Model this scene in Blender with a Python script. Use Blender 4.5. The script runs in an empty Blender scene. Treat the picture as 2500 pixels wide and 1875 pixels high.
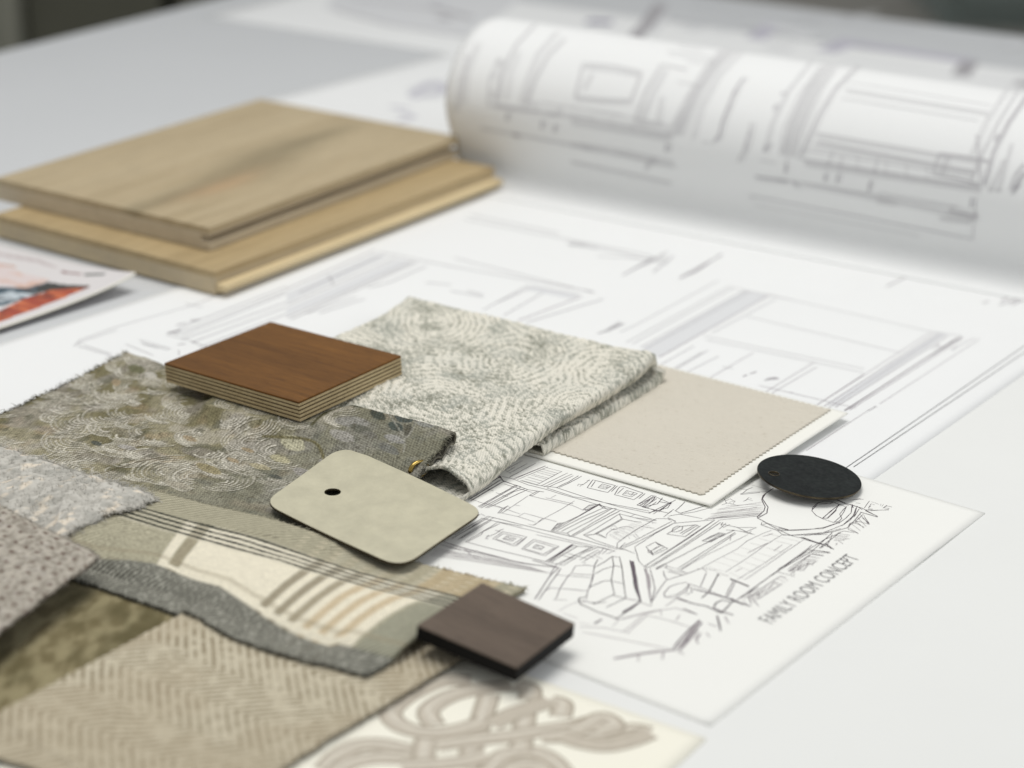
import bpy, math, random
import numpy as np
from mathutils import Vector

# ------------------------------------------------------------------ camera, world, lights, exposure
SC = bpy.context.scene
COL = SC.collection
IW, IH, FPX = 2500.0, 1875.0, 4900.0          # photograph size and focal length, used to survey the table plane
PITCH, ROLL, CAMH = math.radians(21.8), math.radians(1.3), 0.34
_f = np.array([0, math.cos(PITCH), -math.sin(PITCH)])
_u0 = np.array([0, math.sin(PITCH), math.cos(PITCH)])
_r0 = np.array([1.0, 0, 0])
_r = _r0 * math.cos(ROLL) + _u0 * math.sin(ROLL)
_u = -_r0 * math.sin(ROLL) + _u0 * math.cos(ROLL)
CAM = np.array([0, 0, CAMH])

cd = bpy.data.cameras.new('camera')
cam = bpy.data.objects.new('camera', cd)
COL.objects.link(cam)
from mathutils import Matrix
cam.matrix_world = Matrix(((_r[0], _u[0], -_f[0], 0), (_r[1], _u[1], -_f[1], 0), (_r[2], _u[2], -_f[2], CAMH), (0, 0, 0, 1)))
cd.sensor_width = 36.0
cd.lens = FPX / IW * 36.0
cd.clip_start, cd.clip_end = 0.05, 40
cd.dof.use_dof = True
cd.dof.focus_distance = 0.812
cd.dof.aperture_fstop = 6.0
SC.camera = cam

world = bpy.data.worlds.new('World')
SC.world = world
world.use_nodes = True
bg = world.node_tree.nodes['Background']
bg.inputs[0].default_value = (0.97, 0.99, 1.0, 1)
bg.inputs[1].default_value = 0.40

def area(name, loc, target, sx, sy, power, color):
    l = bpy.data.lights.new(name, 'AREA')
    l.shape = 'RECTANGLE'; l.size = sx; l.size_y = sy; l.energy = power; l.color = color
    o = bpy.data.objects.new(name, l)
    COL.objects.link(o)
    o.location = loc
    o.rotation_euler = (Vector(target) - Vector(loc)).to_track_quat('-Z', 'Y').to_euler()
    return o
area('ceiling_light', (-0.15, 0.95, 1.30), (0.05, 0.78, 0), 0.95, 0.6, 11.9, (1.0, 0.98, 0.94))
area('window_light', (1.1, 0.1, 0.95), (0.1, 0.75, 0), 0.9, 0.7, 4.5, (0.98, 0.99, 1.0))

SC.view_settings.view_transform = 'Standard'
SC.view_settings.look = 'None'
SC.view_settings.exposure = 0.0
SC.view_settings.gamma = 1.0
SC.view_settings.use_curve_mapping = False
SC.cycles.use_denoising = True
SC.cycles.max_bounces = 6

# ------------------------------------------------------------------ surveying helpers
def ray(px, py):
    return _f * FPX + _r * (px - IW / 2) + _u * (IH / 2 - py)

def P(px, py, z=0.0):
    """point on the horizontal plane at height z seen at a photograph pixel"""
    d = ray(px, py)
    return CAM + d * ((z - CAMH) / d[2])

def lin(c):
    c = np.asarray(c, float) / 255.0
    return np.where(c <= 0.04045, c / 12.92, ((c + 0.055) / 1.055) ** 2.4)

# ------------------------------------------------------------------ scene helpers
def tag(o, label=None, cat=None, group=None, kind=None):
    if label: o['label'] = label
    if cat: o['category'] = cat
    if group: o['group'] = group
    if kind: o['kind'] = kind
    return o

def thing(name, label, cat, loc, group=None):
    o = bpy.data.objects.new(name, None)
    COL.objects.link(o)
    o.location = Vector(loc)
    o.empty_display_size = 0.02
    return tag(o, label, cat, group)

def world_loc(o):
    v = Vector(o.location)
    while o.parent:
        o = o.parent
        v += o.location
    return np.array(v)

def add_mesh(name, verts, faces, mats, parent=None, fmat=None, smooth=False, col=None, uv=None, origin=None):
    """one mesh object; verts in world space, moved into the parent's frame"""
    verts = np.asarray(verts, float)
    base = world_loc(parent) if parent is not None else np.zeros(3)
    org = np.asarray(origin, float) if origin is not None else base
    me = bpy.data.meshes.new(name)
    me.vertices.add(len(verts))
    me.vertices.foreach_set('co', (verts - org).astype(np.float32).ravel())
    if isinstance(faces, np.ndarray):
        nl = faces.shape[1]
        flat = faces.ravel().astype(np.int32)
        starts = np.arange(0, len(flat), nl, dtype=np.int32)
    else:
        flat = np.fromiter((i for f in faces for i in f), np.int32)
        ln = np.fromiter((len(f) for f in faces), np.int32)
        starts = np.concatenate([[0], np.cumsum(ln)[:-1]]).astype(np.int32)
    me.loops.add(len(flat))
    me.loops.foreach_set('vertex_index', flat)
    me.polygons.add(len(starts))
    me.polygons.foreach_set('loop_start', starts)
    for m in (mats if isinstance(mats, (list, tuple)) else [mats]):
        me.materials.append(m)
    if fmat is not None:
        me.polygons.foreach_set('material_index', np.asarray(fmat, np.int32))
    me.update(calc_edges=True)
    me.validate()
    me.polygons.foreach_set('use_smooth', np.full(len(me.polygons), bool(smooth)))
    if col is not None:
        a = me.color_attributes.new('pattern', 'FLOAT_COLOR', 'POINT')
        c = np.ones((len(verts), 4), np.float32); c[:, :3] = np.asarray(col).reshape(-1, 3)
        a.data.foreach_set('color', c.ravel())
    if uv is not None:
        a = me.attributes.new('uvmm', 'FLOAT_VECTOR', 'POINT')
        c = np.zeros((len(verts), 3), np.float32); c[:, :2] = np.asarray(uv).reshape(-1, 2)
        a.data.foreach_set('vector', c.ravel())
    o = bpy.data.objects.new(name, me)
    COL.objects.link(o)
    if parent is not None:
        o.parent = parent
        if origin is not None: o.location = Vector(org - base)
    elif origin is not None:
        o.location = Vector(org)
    return o

def grid_faces(n, m, off=0, flip=False):
    i = np.arange(n - 1)[:, None] * m + np.arange(m - 1)[None, :]
    q = np.stack([i, i + m, i + m + 1, i + 1], -1).reshape(-1, 4) + off
    return q[:, ::-1] if flip else q

def grid_normals(X):
    du = np.gradient(X, axis=0); dv = np.gradient(X, axis=1)
    n = np.cross(du, dv)
    return n / (np.linalg.norm(n, axis=-1, keepdims=True) + 1e-12)

def grid_solid(name, X, thick, mats, parent=None, col=None, uv=None, side=1.0, under=0.75, side_mat=None, origin=None):
    """closed cloth/card solid: X is the outer surface, the inner one lies `thick` behind it"""
    n, m = X.shape[:2]
    N = grid_normals(X)
    fl = side != 2 and N[n // 2, m // 2, 2] < 0
    if fl: N = -N
    Y = X - N * thick
    V = np.concatenate([X.reshape(-1, 3), Y.reshape(-1, 3)])
    K = n * m
    F = [grid_faces(n, m, 0, fl), grid_faces(n, m, K, not fl)]
    nb = len(F[0]) * 2
    ring = np.concatenate([np.arange(m), np.arange(1, n) * m + m - 1, (n - 1) * m + np.arange(m - 2, -1, -1), np.arange(n - 2, 0, -1) * m])
    r2 = np.roll(ring, -1)
    s = np.stack([ring, r2, r2 + K, ring + K], -1)
    F.append(s if not fl else s[:, ::-1])
    F = np.concatenate(F)
    fm = np.zeros(len(F), int)
    if side_mat is not None: fm[nb:] = side_mat
    C = None if col is None else np.concatenate([col.reshape(-1, 3), col.reshape(-1, 3) * under])
    U = None if uv is None else np.concatenate([uv.reshape(-1, 2), uv.reshape(-1, 2)])
    return add_mesh(name, V, F, mats, parent, fm, True, C, U, origin)

def bilerp(c, u, v):
    c = [np.asarray(x, float) for x in c]      # corners 00,10,11,01
    u = u[..., None]; v = v[..., None]
    return c[0] * (1 - u) * (1 - v) + c[1] * u * (1 - v) + c[2] * u * v + c[3] * (1 - u) * v

def prism(bottom, top, inset=0.0):
    """closed solid between two rings of equal length"""
    n = len(bottom)
    V = np.concatenate([np.asarray(bottom, float), np.asarray(top, float)])
    F = [tuple(range(n - 1, -1, -1)), tuple(range(n, 2 * n))]
    F += [(i, (i + 1) % n, n + (i + 1) % n, n + i) for i in range(n)]
    return V, F

def bevel(o, w, seg=2):
    m = o.modifiers.new('bevel', 'BEVEL'); m.width = w; m.segments = seg; m.limit_method = 'ANGLE'; m.angle_limit = math.radians(40)
    return o

# ------------------------------------------------------------------ numpy noise
_rs = np.random.RandomState(7)
_T = _rs.rand(16, 256, 256)
def vn(x, y, seed=0):
    t = _T[seed % 16]
    xi = np.floor(x).astype(int); yi = np.floor(y).astype(int)
    fx = x - xi; fy = y - yi
    fx = fx * fx * (3 - 2 * fx); fy = fy * fy * (3 - 2 * fy)
    a = t[xi & 255, yi & 255]; b = t[(xi + 1) & 255, yi & 255]
    c = t[xi & 255, (yi + 1) & 255]; d = t[(xi + 1) & 255, (yi + 1) & 255]
    return (a * (1 - fx) + b * fx) * (1 - fy) + (c * (1 - fx) + d * fx) * fy
def fbm(x, y, seed=0, o=4):
    s = 0; a = 0.5
    for k in range(o):
        s = s + a * vn(x * 2 ** k + 17 * k, y * 2 ** k + 31 * k, seed + k); a *= 0.5
    return s / (1 - 0.5 ** o)
def sstep(a, b, x):
    t = np.clip((x - a) / (b - a), 0, 1)
    return t * t * (3 - 2 * t)
def mixc(c, d, f):
    return c + (np.asarray(d) - c) * f[..., None]

# ------------------------------------------------------------------ materials
def new_mat(name):
    m = bpy.data.materials.new(name); m.use_nodes = True
    nt = m.node_tree
    return m, nt, nt.nodes['Principled BSDF']
def nd(nt, t, **kw):
    n = nt.nodes.new(t)
    for k, v in kw.items(): setattr(n, k, v)
    return n
def mix_node(nt, blend, fac, a, b):
    n = nd(nt, 'ShaderNodeMix', data_type='RGBA', blend_type=blend)
    n.inputs[0].default_value = fac if not hasattr(fac, 'is_linked') else 0
    if hasattr(fac, 'is_linked'): nt.links.new(fac, n.inputs[0])
    for s, x in ((6, a), (7, b)):
        if hasattr(x, 'is_linked'): nt.links.new(x, n.inputs[s])
        else: n.inputs[s].default_value = (*x, 1)
    return n.outputs[2]
def noise(nt, vec, scale, detail=3, rough=0.55):
    n = nd(nt, 'ShaderNodeTexNoise'); n.inputs['Scale'].default_value = scale
    n.inputs['Detail'].default_value = detail; n.inputs['Roughness'].default_value = rough
    if vec is not None: nt.links.new(vec, n.inputs['Vector'])
    return n.outputs[0]
def ramp(nt, fac, stops):
    r = nd(nt, 'ShaderNodeValToRGB'); el = r.color_ramp.elements
    while len(el) > len(stops): el.remove(el[-1])
    while len(el) < len(stops): el.new(0.5)
    for e, (p, c) in zip(el, stops):
        e.position = p; e.color = (*c, 1)
    nt.links.new(fac, r.inputs[0])
    return r.outputs[0]
def g3(x): return (x, x, x)
def bump(nt, b, h, strength, dist):
    n = nd(nt, 'ShaderNodeBump'); n.inputs['Strength'].default_value = strength; n.inputs['Distance'].default_value = dist
    nt.links.new(h, n.inputs['Height']); nt.links.new(n.outputs[0], b.inputs['Normal'])
    return n
def mapped(nt, scale, kind='Object', rot=(0, 0, 0)):
    t = nd(nt, 'ShaderNodeTexCoord'); m = nd(nt, 'ShaderNodeMapping')
    m.inputs['Scale'].default_value = scale; m.inputs['Rotation'].default_value = rot
    nt.links.new(t.outputs[kind], m.inputs[0])
    return m.outputs[0]

def plain(name, rgb, rough=0.6, spec=0.3, var=0.06, scale=60, bmp=0.0, metal=0.0):
    m, nt, b = new_mat(name)
    c = lin(rgb)
    n = noise(nt, mapped(nt, (1, 1, 1)), scale, 4)
    nt.links.new(ramp(nt, n, [(0.3, tuple(c * (1 - var))), (0.7, tuple(np.minimum(c * (1 + var), 0.9)))]), b.inputs['Base Color'])
    b.inputs['Roughness'].default_value = rough
    b.inputs['Specular IOR Level'].default_value = spec
    b.inputs['Metallic'].default_value = metal
    if bmp: bump(nt, b, noise(nt, mapped(nt, (1, 1, 1)), scale * 12, 3), bmp, 0.0003)
    return m

def cloth_mat(name, px=0.7, py=0.7, rot=0.0, contrast=0.25, rough=0.95, bmp=0.5, fuzz=0.15, sheen=0.0, twill=0.0, bdist=0.0003):
    """woven cloth: colour from the pattern attribute, thread-size weave in fabric millimetres"""
    m, nt, b = new_mat(name)
    at = nd(nt, 'ShaderNodeAttribute', attribute_name='pattern')
    uv = nd(nt, 'ShaderNodeAttribute', attribute_name='uvmm')
    mp = nd(nt, 'ShaderNodeMapping'); mp.inputs['Rotation'].default_value = (0, 0, math.radians(rot))
    nt.links.new(uv.outputs['Vector'], mp.inputs[0])
    hs = []
    for d, per in (('X', px), ('Y', py)):
        w = nd(nt, 'ShaderNodeTexWave', wave_type='BANDS', bands_direction=d)
        w.inputs['Scale'].default_value = 0.314 / per
        w.inputs['Distortion'].default_value = 1.2
        w.inputs['Detail'].default_value = 2
        w.inputs['Detail Scale'].default_value = 1.5
        nt.links.new(mp.outputs[0], w.inputs[0])
        hs.append(w.outputs[1])
    if twill:
        h = hs[0]
    else:
        mu = nd(nt, 'ShaderNodeMath', operation='MULTIPLY'); nt.links.new(hs[0], mu.inputs[0]); nt.links.new(hs[1], mu.inputs[1]); h = mu.outputs[0]
    nz = noise(nt, uv.outputs['Vector'], 2.2, 3)
    ad = nd(nt, 'ShaderNodeMath', operation='MULTIPLY_ADD'); nt.links.new(nz, ad.inputs[0]); ad.inputs[1].default_value = 0.7; nt.links.new(h, ad.inputs[2])
    shade = ramp(nt, ad.outputs[0], [(0.15, g3(1 - contrast)), (1.0, g3(1 + contrast * 0.7))])
    nt.links.new(mix_node(nt, 'MULTIPLY', 1.0, at.outputs['Color'], shade), b.inputs['Base Color'])
    b.inputs['Roughness'].default_value = rough
    b.inputs['Specular IOR Level'].default_value = 0.1
    if sheen:
        b.inputs['Sheen Weight'].default_value = sheen; b.inputs['Sheen Roughness'].default_value = 0.4
    bump(nt, b, ad.outputs[0], bmp, bdist)
    return m

def paper_mat(name, rgb, rough=0.75, var=0.012):
    m, nt, b = new_mat(name)
    c = lin(rgb)
    v = mapped(nt, (1, 1, 1))
    n = noise(nt, v, 9, 5, 0.6)
    nt.links.new(ramp(nt, n, [(0.3, tuple(c * (1 - var))), (0.7, tuple(c * (1 + var)))]), b.inputs['Base Color'])
    b.inputs['Roughness'].default_value = rough; b.inputs['Specular IOR Level'].default_value = 0.25
    bump(nt, b, noise(nt, v, 2500, 3), 0.06, 0.0002)
    return m

def thin_paper(name, rgb, through=0.35):
    m = paper_mat(name, rgb); nt = m.node_tree
    b = nt.nodes['Principled BSDF']; out = nt.nodes['Material Output']
    tr = nd(nt, 'ShaderNodeBsdfTranslucent'); tr.inputs[0].default_value = (*lin(rgb), 1)
    mx = nd(nt, 'ShaderNodeMixShader'); mx.inputs[0].default_value = through
    nt.links.new(b.outputs[0], mx.inputs[1]); nt.links.new(tr.outputs[0], mx.inputs[2]); nt.links.new(mx.outputs[0], out.inputs[0])
    return m

def wood_mat(name, dark, light, streak=None, axis=0.0, fine=1.0, rough=0.5, rings=1.0, spec=0.3):
    """grain runs along the object's local X after rotating by axis (radians)"""
    m, nt, b = new_mat(name)
    v = mapped(nt, (1, 1, 1), rot=(0, 0, -axis))
    s1 = nd(nt, 'ShaderNodeMapping'); s1.inputs['Scale'].default_value = (14, 260 * fine, 260 * fine); nt.links.new(v, s1.inputs[0])
    s2 = nd(nt, 'ShaderNodeMapping'); s2.inputs['Scale'].default_value = (5, 36, 36); nt.links.new(v, s2.inputs[0])
    s3 = nd(nt, 'ShaderNodeMapping'); s3.inputs['Scale'].default_value = (60, 1500 * fine, 1500 * fine); nt.links.new(v, s3.inputs[0])
    a = noise(nt, s1.outputs[0], 1.0, 5, 0.65); c = noise(nt, s2.outputs[0], 1.0, 4, 0.6); f = noise(nt, s3.outputs[0], 1.0, 2)
    d, l = lin(dark), lin(light)
    base = mix_node(nt, 'MIX', 0.45, ramp(nt, c, [(0.3, tuple(d)), (0.7, tuple(l))]), ramp(nt, a, [(0.3, tuple(d)), (0.65, tuple(l))]))
    pores = ramp(nt, f, [(0.36, g3(0.62)), (0.46, g3(1.0))])
    base = mix_node(nt, 'MULTIPLY', 0.7 * rings, base, pores)
    if streak is not None:
        at = nd(nt, 'ShaderNodeAttribute', attribute_name='pattern')
        base = mix_node(nt, 'MULTIPLY', 1.0, base, at.outputs['Color'])
    nt.links.new(base, b.inputs['Base Color'])
    b.inputs['Roughness'].default_value = rough; b.inputs['Specular IOR Level'].default_value = spec
    bump(nt, b, a, 0.15, 0.0002)
    return m

# ------------------------------------------------------------------ ink: ribbons lying just above a sheet
class Ink:
    def __init__(self, z, seed=1, surf=None):
        self.V = []; self.F = []; self.M = []; self.z = z; self.rnd = random.Random(seed); self.surf = surf; self.k = 0
    def pts(self, pl, step=0.004, jit=0.0):
        out = []
        for (x0, y0), (x1, y1) in zip(pl[:-1], pl[1:]):
            a, b = self.map(x0, y0), self.map(x1, y1)
            n = max(1, int(np.linalg.norm(b - a) / step))
            for i in range(n):
                t = i / n
                q = self.map(x0 + (x1 - x0) * t, y0 + (y1 - y0) * t)
                out.append(q)
        out.append(self.map(*pl[-1]))
        if jit:
            out = [p + np.array([self.rnd.gauss(0, jit), self.rnd.gauss(0, jit), 0]) for p in out]
        return out
    def map(self, x, y):
        if self.surf: return self.surf(x, y)[0]
        return P(x, y, self.z)
    def line(self, pl, w=0.0004, mat=0, jit=0.0, taper=False, step=0.004):
        q = self.pts(pl, step, jit)
        if len(q) < 2: return
        self.k += 1
        b = len(self.V)
        for i, p in enumerate(q):
            t = q[min(i + 1, len(q) - 1)] - q[max(i - 1, 0)]
            nrm = np.array([0, 0, 1.0]) if not self.surf else self.normal(p)
            s = np.cross(nrm, t); L = np.linalg.norm(s)
            s = s / L if L > 1e-9 else np.array([1.0, 0, 0])
            ww = w * (0.88 + 0.24 * self.rnd.random()) / 2 if jit else w / 2
            if taper and (i == 0 or i == len(q) - 1): ww *= 0.75
            up = nrm * ((self.k % 40) * 1.2e-6 + 6e-7 * i / len(q))
            self.V += [p + s * ww + up, p - s * ww + up]
        for i in range(len(q) - 1):
            j = b + 2 * i
            self.F.append((j, j + 2, j + 3, j + 1)); self.M.append(mat)
    def normal(self, p): return self.surf(p=p)
    def fill(self, poly, mat=0, dz=0.0):
        b = len(self.V)
        self.V += [self.map(*p) - np.array([0, 0, 2e-5 - dz]) for p in poly]
        self.F.append(tuple(range(b, b + len(poly)))); self.M.append(mat)
    def build(self, name, mats, parent):
        return add_mesh(name, self.V, self.F, mats, parent, self.M)

def poly(s, ox=0.0, oy=0.0, k=1.0):
    a = [float(t) for t in s.split()]
    return [(ox + a[i] / k, oy + a[i + 1] / k) for i in range(0, len(a) - 1, 2)]

# ------------------------------------------------------------------ height map of what lies on the table, for draping
HX0, HY0, HS, HN, HM = -0.40, 0.42, 0.001, 640, 660
HMAP = np.zeros((HN, HM)) + 0.0005
def hsample(x, y, A=None):
    A = HMAP if A is None else A
    gx = np.clip((x - HX0) / HS, 0, HN - 1.001); gy = np.clip((y - HY0) / HS, 0, HM - 1.001)
    i = gx.astype(int); j = gy.astype(int); fx = gx - i; fy = gy - j
    return (A[i, j] * (1 - fx) + A[i + 1, j] * fx) * (1 - fy) + (A[i, j + 1] * (1 - fx) + A[i + 1, j + 1] * fx) * fy
def _conv(A, s):
    r = int(3 * s); k = np.exp(-0.5 * (np.arange(-r, r + 1) / s) ** 2); k /= k.sum()
    for ax in (0, 1):
        B = np.pad(A, [(r, r) if a == ax else (0, 0) for a in (0, 1)], mode='edge')
        A = sum(k[i] * np.take(B, np.arange(i, i + A.shape[ax]), axis=ax) for i in range(2 * r + 1))
    return A
def _dil(A, r):
    for ax in (0, 1):
        B = np.pad(A, [(r, r) if a == ax else (0, 0) for a in (0, 1)], mode='edge')
        A = np.max([np.take(B, np.arange(i, i + A.shape[ax]), axis=ax) for i in range(2 * r + 1)], axis=0)
    return A
def soft(dil=3, sig=4.0):
    return np.maximum(_conv(_dil(HMAP, dil), sig), HMAP)
_gx, _gy = np.meshgrid(HX0 + HS * np.arange(HN), HY0 + HS * np.arange(HM), indexing='ij')
def inside(poly_xy):
    m = np.zeros((HN, HM), bool); n = len(poly_xy)
    for i in range(n):
        x0, y0 = poly_xy[i][:2]; x1, y1 = poly_xy[(i + 1) % n][:2]
        if y0 == y1: continue
        c = ((_gy >= min(y0, y1)) & (_gy < max(y0, y1))) & (_gx < x0 + (_gy - y0) * (x1 - x0) / (y1 - y0))
        m ^= c
    return m
def stamp(X):
    """raise the height map to the top of a draped grid X"""
    n, m = X.shape[:2]
    ring = np.concatenate([X[:, 0], X[-1, 1:], X[-2::-1, -1], X[0, -2:0:-1]])[::3]
    msk = inside(ring)
    # scatter the grid heights, then fill by blurred average
    A = np.zeros((HN, HM)); W = np.zeros((HN, HM))
    gx = ((X[..., 0] - HX0) / HS).astype(int); gy = ((X[..., 1] - HY0) / HS).astype(int)
    ok = (gx >= 0) & (gx < HN) & (gy >= 0) & (gy < HM)
    np.add.at(A, (gx[ok], gy[ok]), X[..., 2][ok]); np.add.at(W, (gx[ok], gy[ok]), 1)
    A = _conv(A, 1.2); W = _conv(W, 1.2)
    Z = np.where(W > 1e-4, A / np.maximum(W, 1e-4), 0)
    sel = msk & (W > 1e-4)
    HMAP[sel] = np.maximum(HMAP[sel], Z[sel])
def stamp_flat(poly_xy, z):
    m = inside(poly_xy)
    HMAP[m] = np.maximum(HMAP[m], z)

# ================================================================== SETTING
E1 = np.array([math.cos(math.radians(53.9)), math.sin(math.radians(53.9)), 0])   # along the sheets' long edges, away to the right
E2 = np.array([E1[1], -E1[0], 0])                                               # to the right, towards the camera

floor_m = plain('floor_carpet', (172, 168, 160), 0.9, 0.1, 0.08, 30)
V = np.array([(-9, -3, -.74), (9, -3, -.74), (9, 14, -.74), (-9, 14, -.74)], float)
tag(add_mesh('floor', V, [(0, 1, 2, 3)], floor_m), kind='structure')

table_m = plain('grey_laminate', (204, 206, 208), 0.5, 0.3, 0.012, 7)
edge_m = plain('table_edging', (176, 175, 170), 0.6, 0.3, 0.03, 20)
far = P(962, -110)
tl = np.array([math.cos(math.radians(59.5)), math.sin(math.radians(59.5)), 0]); tr = np.array([tl[1], -tl[0], 0])
q = [far, far + tr * 1.25, far + tr * 1.25 - tl * 2.3, far - tl * 2.3]
ctr = sum(q) / 4
table = thing('table', 'large white work table that all the drawings and samples lie on', 'table', (ctr[0], ctr[1], -0.74))
v, f = prism([p - (0, 0, .03) for p in q], q)
bevel(add_mesh('tabletop', v, f, table_m, table), 0.002)
for k in range(4):
    c = q[k] * .9 + ctr * .1
    r = [c + np.array([a, b, 0]) * .03 for a, b in ((-1, -1), (1, -1), (1, 1), (-1, 1))]
    v, f = prism([p - (0, 0, .74) for p in r], [p - (0, 0, .03) for p in r])
    add_mesh('leg', v, f, edge_m, table)

# cabinets beyond the far left edge of the table
def box(x0, x1, y0, y1, z0, z1):
    r = [(x0, y0), (x1, y0), (x1, y1), (x0, y1)]
    return prism([(x, y, z0) for x, y in r], [(x, y, z1) for x, y in r])
dark_m = plain('olive_grey_lacquer', (96, 96, 84), 0.5, 0.3, 0.05, 9)
pale_m = plain('pale_olive_lacquer', (150, 150, 138), 0.55, 0.3, 0.04, 9)
black_m = plain('black_void', (18, 18, 18), 0.8, 0.1)
cab = thing('cabinet', 'dark olive grey cabinet behind the far left edge of the table', 'cabinet', (-.5, 3.2, -.74))
v, f = box(-.742, .15, 3.03, 3.5, -.74, .10); add_mesh('carcass', v, f, black_m, cab)
for x0, x1 in ((-.742, -.537), (-.517, -.20), (-.197, .15)):
    v, f = box(x0, x1, 3.0, 3.028, -.70, .10); bevel(add_mesh('door', v, f, dark_m, cab), .003)
cab = thing('cabinet', 'pale grey cabinet at the far left behind the table, beside the dark one', 'cabinet', (-1.0, 3.2, -.74))
v, f = box(-1.5, -.748, 2.97, 3.5, -.74, .15); bevel(add_mesh('carcass', v, f, pale_m, cab), .004)
v, f = box(-1.45, -.79, 2.95, 2.967, -.70, .10); bevel(add_mesh('door', v, f, pale_m, cab), .003)
teal_m = plain('green_grey_lacquer', (132, 142, 138), 0.5, 0.3, 0.04, 9)
cab = thing('cabinet', 'green grey cabinet far behind the right end of the table', 'cabinet', (2.0, 5.5, -.74))
v, f = box(1.12, 3.2, 5.32, 5.8, -.74, .25); bevel(add_mesh('carcass', v, f, teal_m, cab), .004)
v, f = box(1.16, 3.16, 5.295, 5.317, -.68, .22); bevel(add_mesh('door', v, f, teal_m, cab), .003)

# ================================================================== PAPER
paper_a = paper_mat('drawing_paper', (234, 235, 235))
paper_b = paper_mat('back_paper', (236, 237, 237))
paper_e = paper_mat('blank_paper', (229, 230, 228))
paper_c = paper_mat('sketch_paper', (237, 237, 233))
paper_d = paper_mat('cream_card', (242, 239, 225))
ink_dark = plain('ink_dark', (92, 80, 90), 0.8, 0.1, 0.2, 900)
ink_mid = plain('ink_mid', (138, 128, 136), 0.8, 0.1, 0.15, 900)
ink_faint = plain('ink_faint', (172, 170, 173), 0.8, 0.1, 0.06, 900)
ink_pale = plain('ink_pale', (217, 218, 220), 0.8, 0.1, 0.02, 900)
ink_lilac = plain('ink_lilac', (190, 188, 199), 0.8, 0.1, 0.03, 900)
ink_violet = plain('ink_violet', (84, 76, 118), 0.8, 0.1, 0.03, 900)
ink_black = plain('ink_black', (48, 46, 52), 0.8, 0.1, 0.1, 900)
INKS = [ink_dark, ink_mid, ink_faint, ink_pale, ink_lilac, ink_violet, ink_black]
D_, M_, F_, P_, L_, VI, BK = range(7)

def sheet(name, label, corners, z, mat, n=40, lift=None, thick=0.00018, cat='sheet of paper', group=None):
    c = [np.array([p[0], p[1], z]) for p in corners]
    u, v = np.meshgrid(np.linspace(0, 1, n), np.linspace(0, 1, n), indexing='ij')
    X = bilerp(c, u, v)
    if lift is not None: X[..., 2] += lift(u, v)
    o = thing(name, label, cat, (sum(c) / 4)[:3] - (0, 0, thick), group)
    grid_solid('paper', X, thick, mat, o)
    return o

# sheet under everything, then the far sheet, then the big drawing, all flat on the table
a0 = P(650, 243); a1 = P(1074, 135); d = (a1 - a0) / np.linalg.norm(a1 - a0); e = np.array([d[1], -d[0], 0])
s0 = a0 - d * .10
under = sheet('drawing_sheet', 'white drawing sheet lying under the roll, its left edge showing behind the oak planks', [s0, s0 + e * .6, s0 + e * .6 + d * .34, s0 + d * .34], .00036, paper_b)
ik = Ink(.00040, 3)
I3 = lambda s: poly(s, 950, 0, 3.16)
for s in ('130 690 320 610 470 640 400 760 170 760', ): ik.fill(I3(s), P_)
for s in ('150 740 330 640 470 720', '180 760 440 700', '60 860 200 900 60 940', '0 820 160 840'): ik.line(I3(s), .004, L_)
for s in ('260 660 460 620', '200 700 300 640', '330 640 470 690'): ik.line(I3(s), .0025, L_)
ik.build('printed_lines', INKS, under)

a0 = P(497, 40); a1 = P(1074, 130); e = (a1 - a0) / np.linalg.norm(a1 - a0); d = np.array([-e[1], e[0], 0])
fs = [a0, a0 + e * .88, a0 + e * .88 + d * .215, a0 + d * .215]
farsheet = sheet('drawing_sheet', 'blurred drawing sheet farthest back on the table, behind the roll', fs, .0005, paper_b)
ik = Ink(.00054, 4)
I2 = lambda s: poly(s, 1394, 0, 2)
ik.fill(I3('-500 60 0 200 620 290 900 80 1060 -40 -300 -200'), P_)
for s, w, m in (('-420 80 0 190 640 290', .004, F_), ('330 0 430 5', .008, L_), ('380 130 470 150', .010, F_), ('-300 -20 300 60', .004, F_), ('300 50 640 140', .008, F_)):
    ik.line(I3(s), w, m)
for s, w, m in (('70 108 205 108', .011, VI), ('90 104 190 110', .014, VI), ('440 20 370 120 250 250', .012, F_), ('470 60 400 160', .006, P_), ('450 90 900 100', .007, P_), ('900 190 990 115', .016, L_), ('560 140 640 130', .02, P_),
                ('1000 130 1190 190', .02, P_), ('950 220 1080 240', .016, P_), ('1240 250 1380 200', .018, L_), ('1300 200 1950 300', .018, L_), ('1900 370 1950 300', .014, F_), ('1330 290 2211 420', .004, P_), ('600 20 1700 130', .005, P_), ('2130 230 2211 210', .01, P_), ('2190 420 2240 400', .015, F_), ('700 160 1500 60', .004, P_)):
    ik.line(I2(s), w, m)
ik.build('printed_lines', INKS, farsheet)

# blank white paper along the front and right of the table
bq0 = P(2127, 1176) - E1 * .75
sheet('paper_sheet', 'large blank white paper at the right, beneath the sketch and the drawing', [bq0 - E2 * .16, bq0 + E2 * .55, bq0 + E2 * .55 + E1 * 1.05, bq0 - E2 * .16 + E1 * 1.05], .00022, paper_e, 20, None, .00012)
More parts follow.
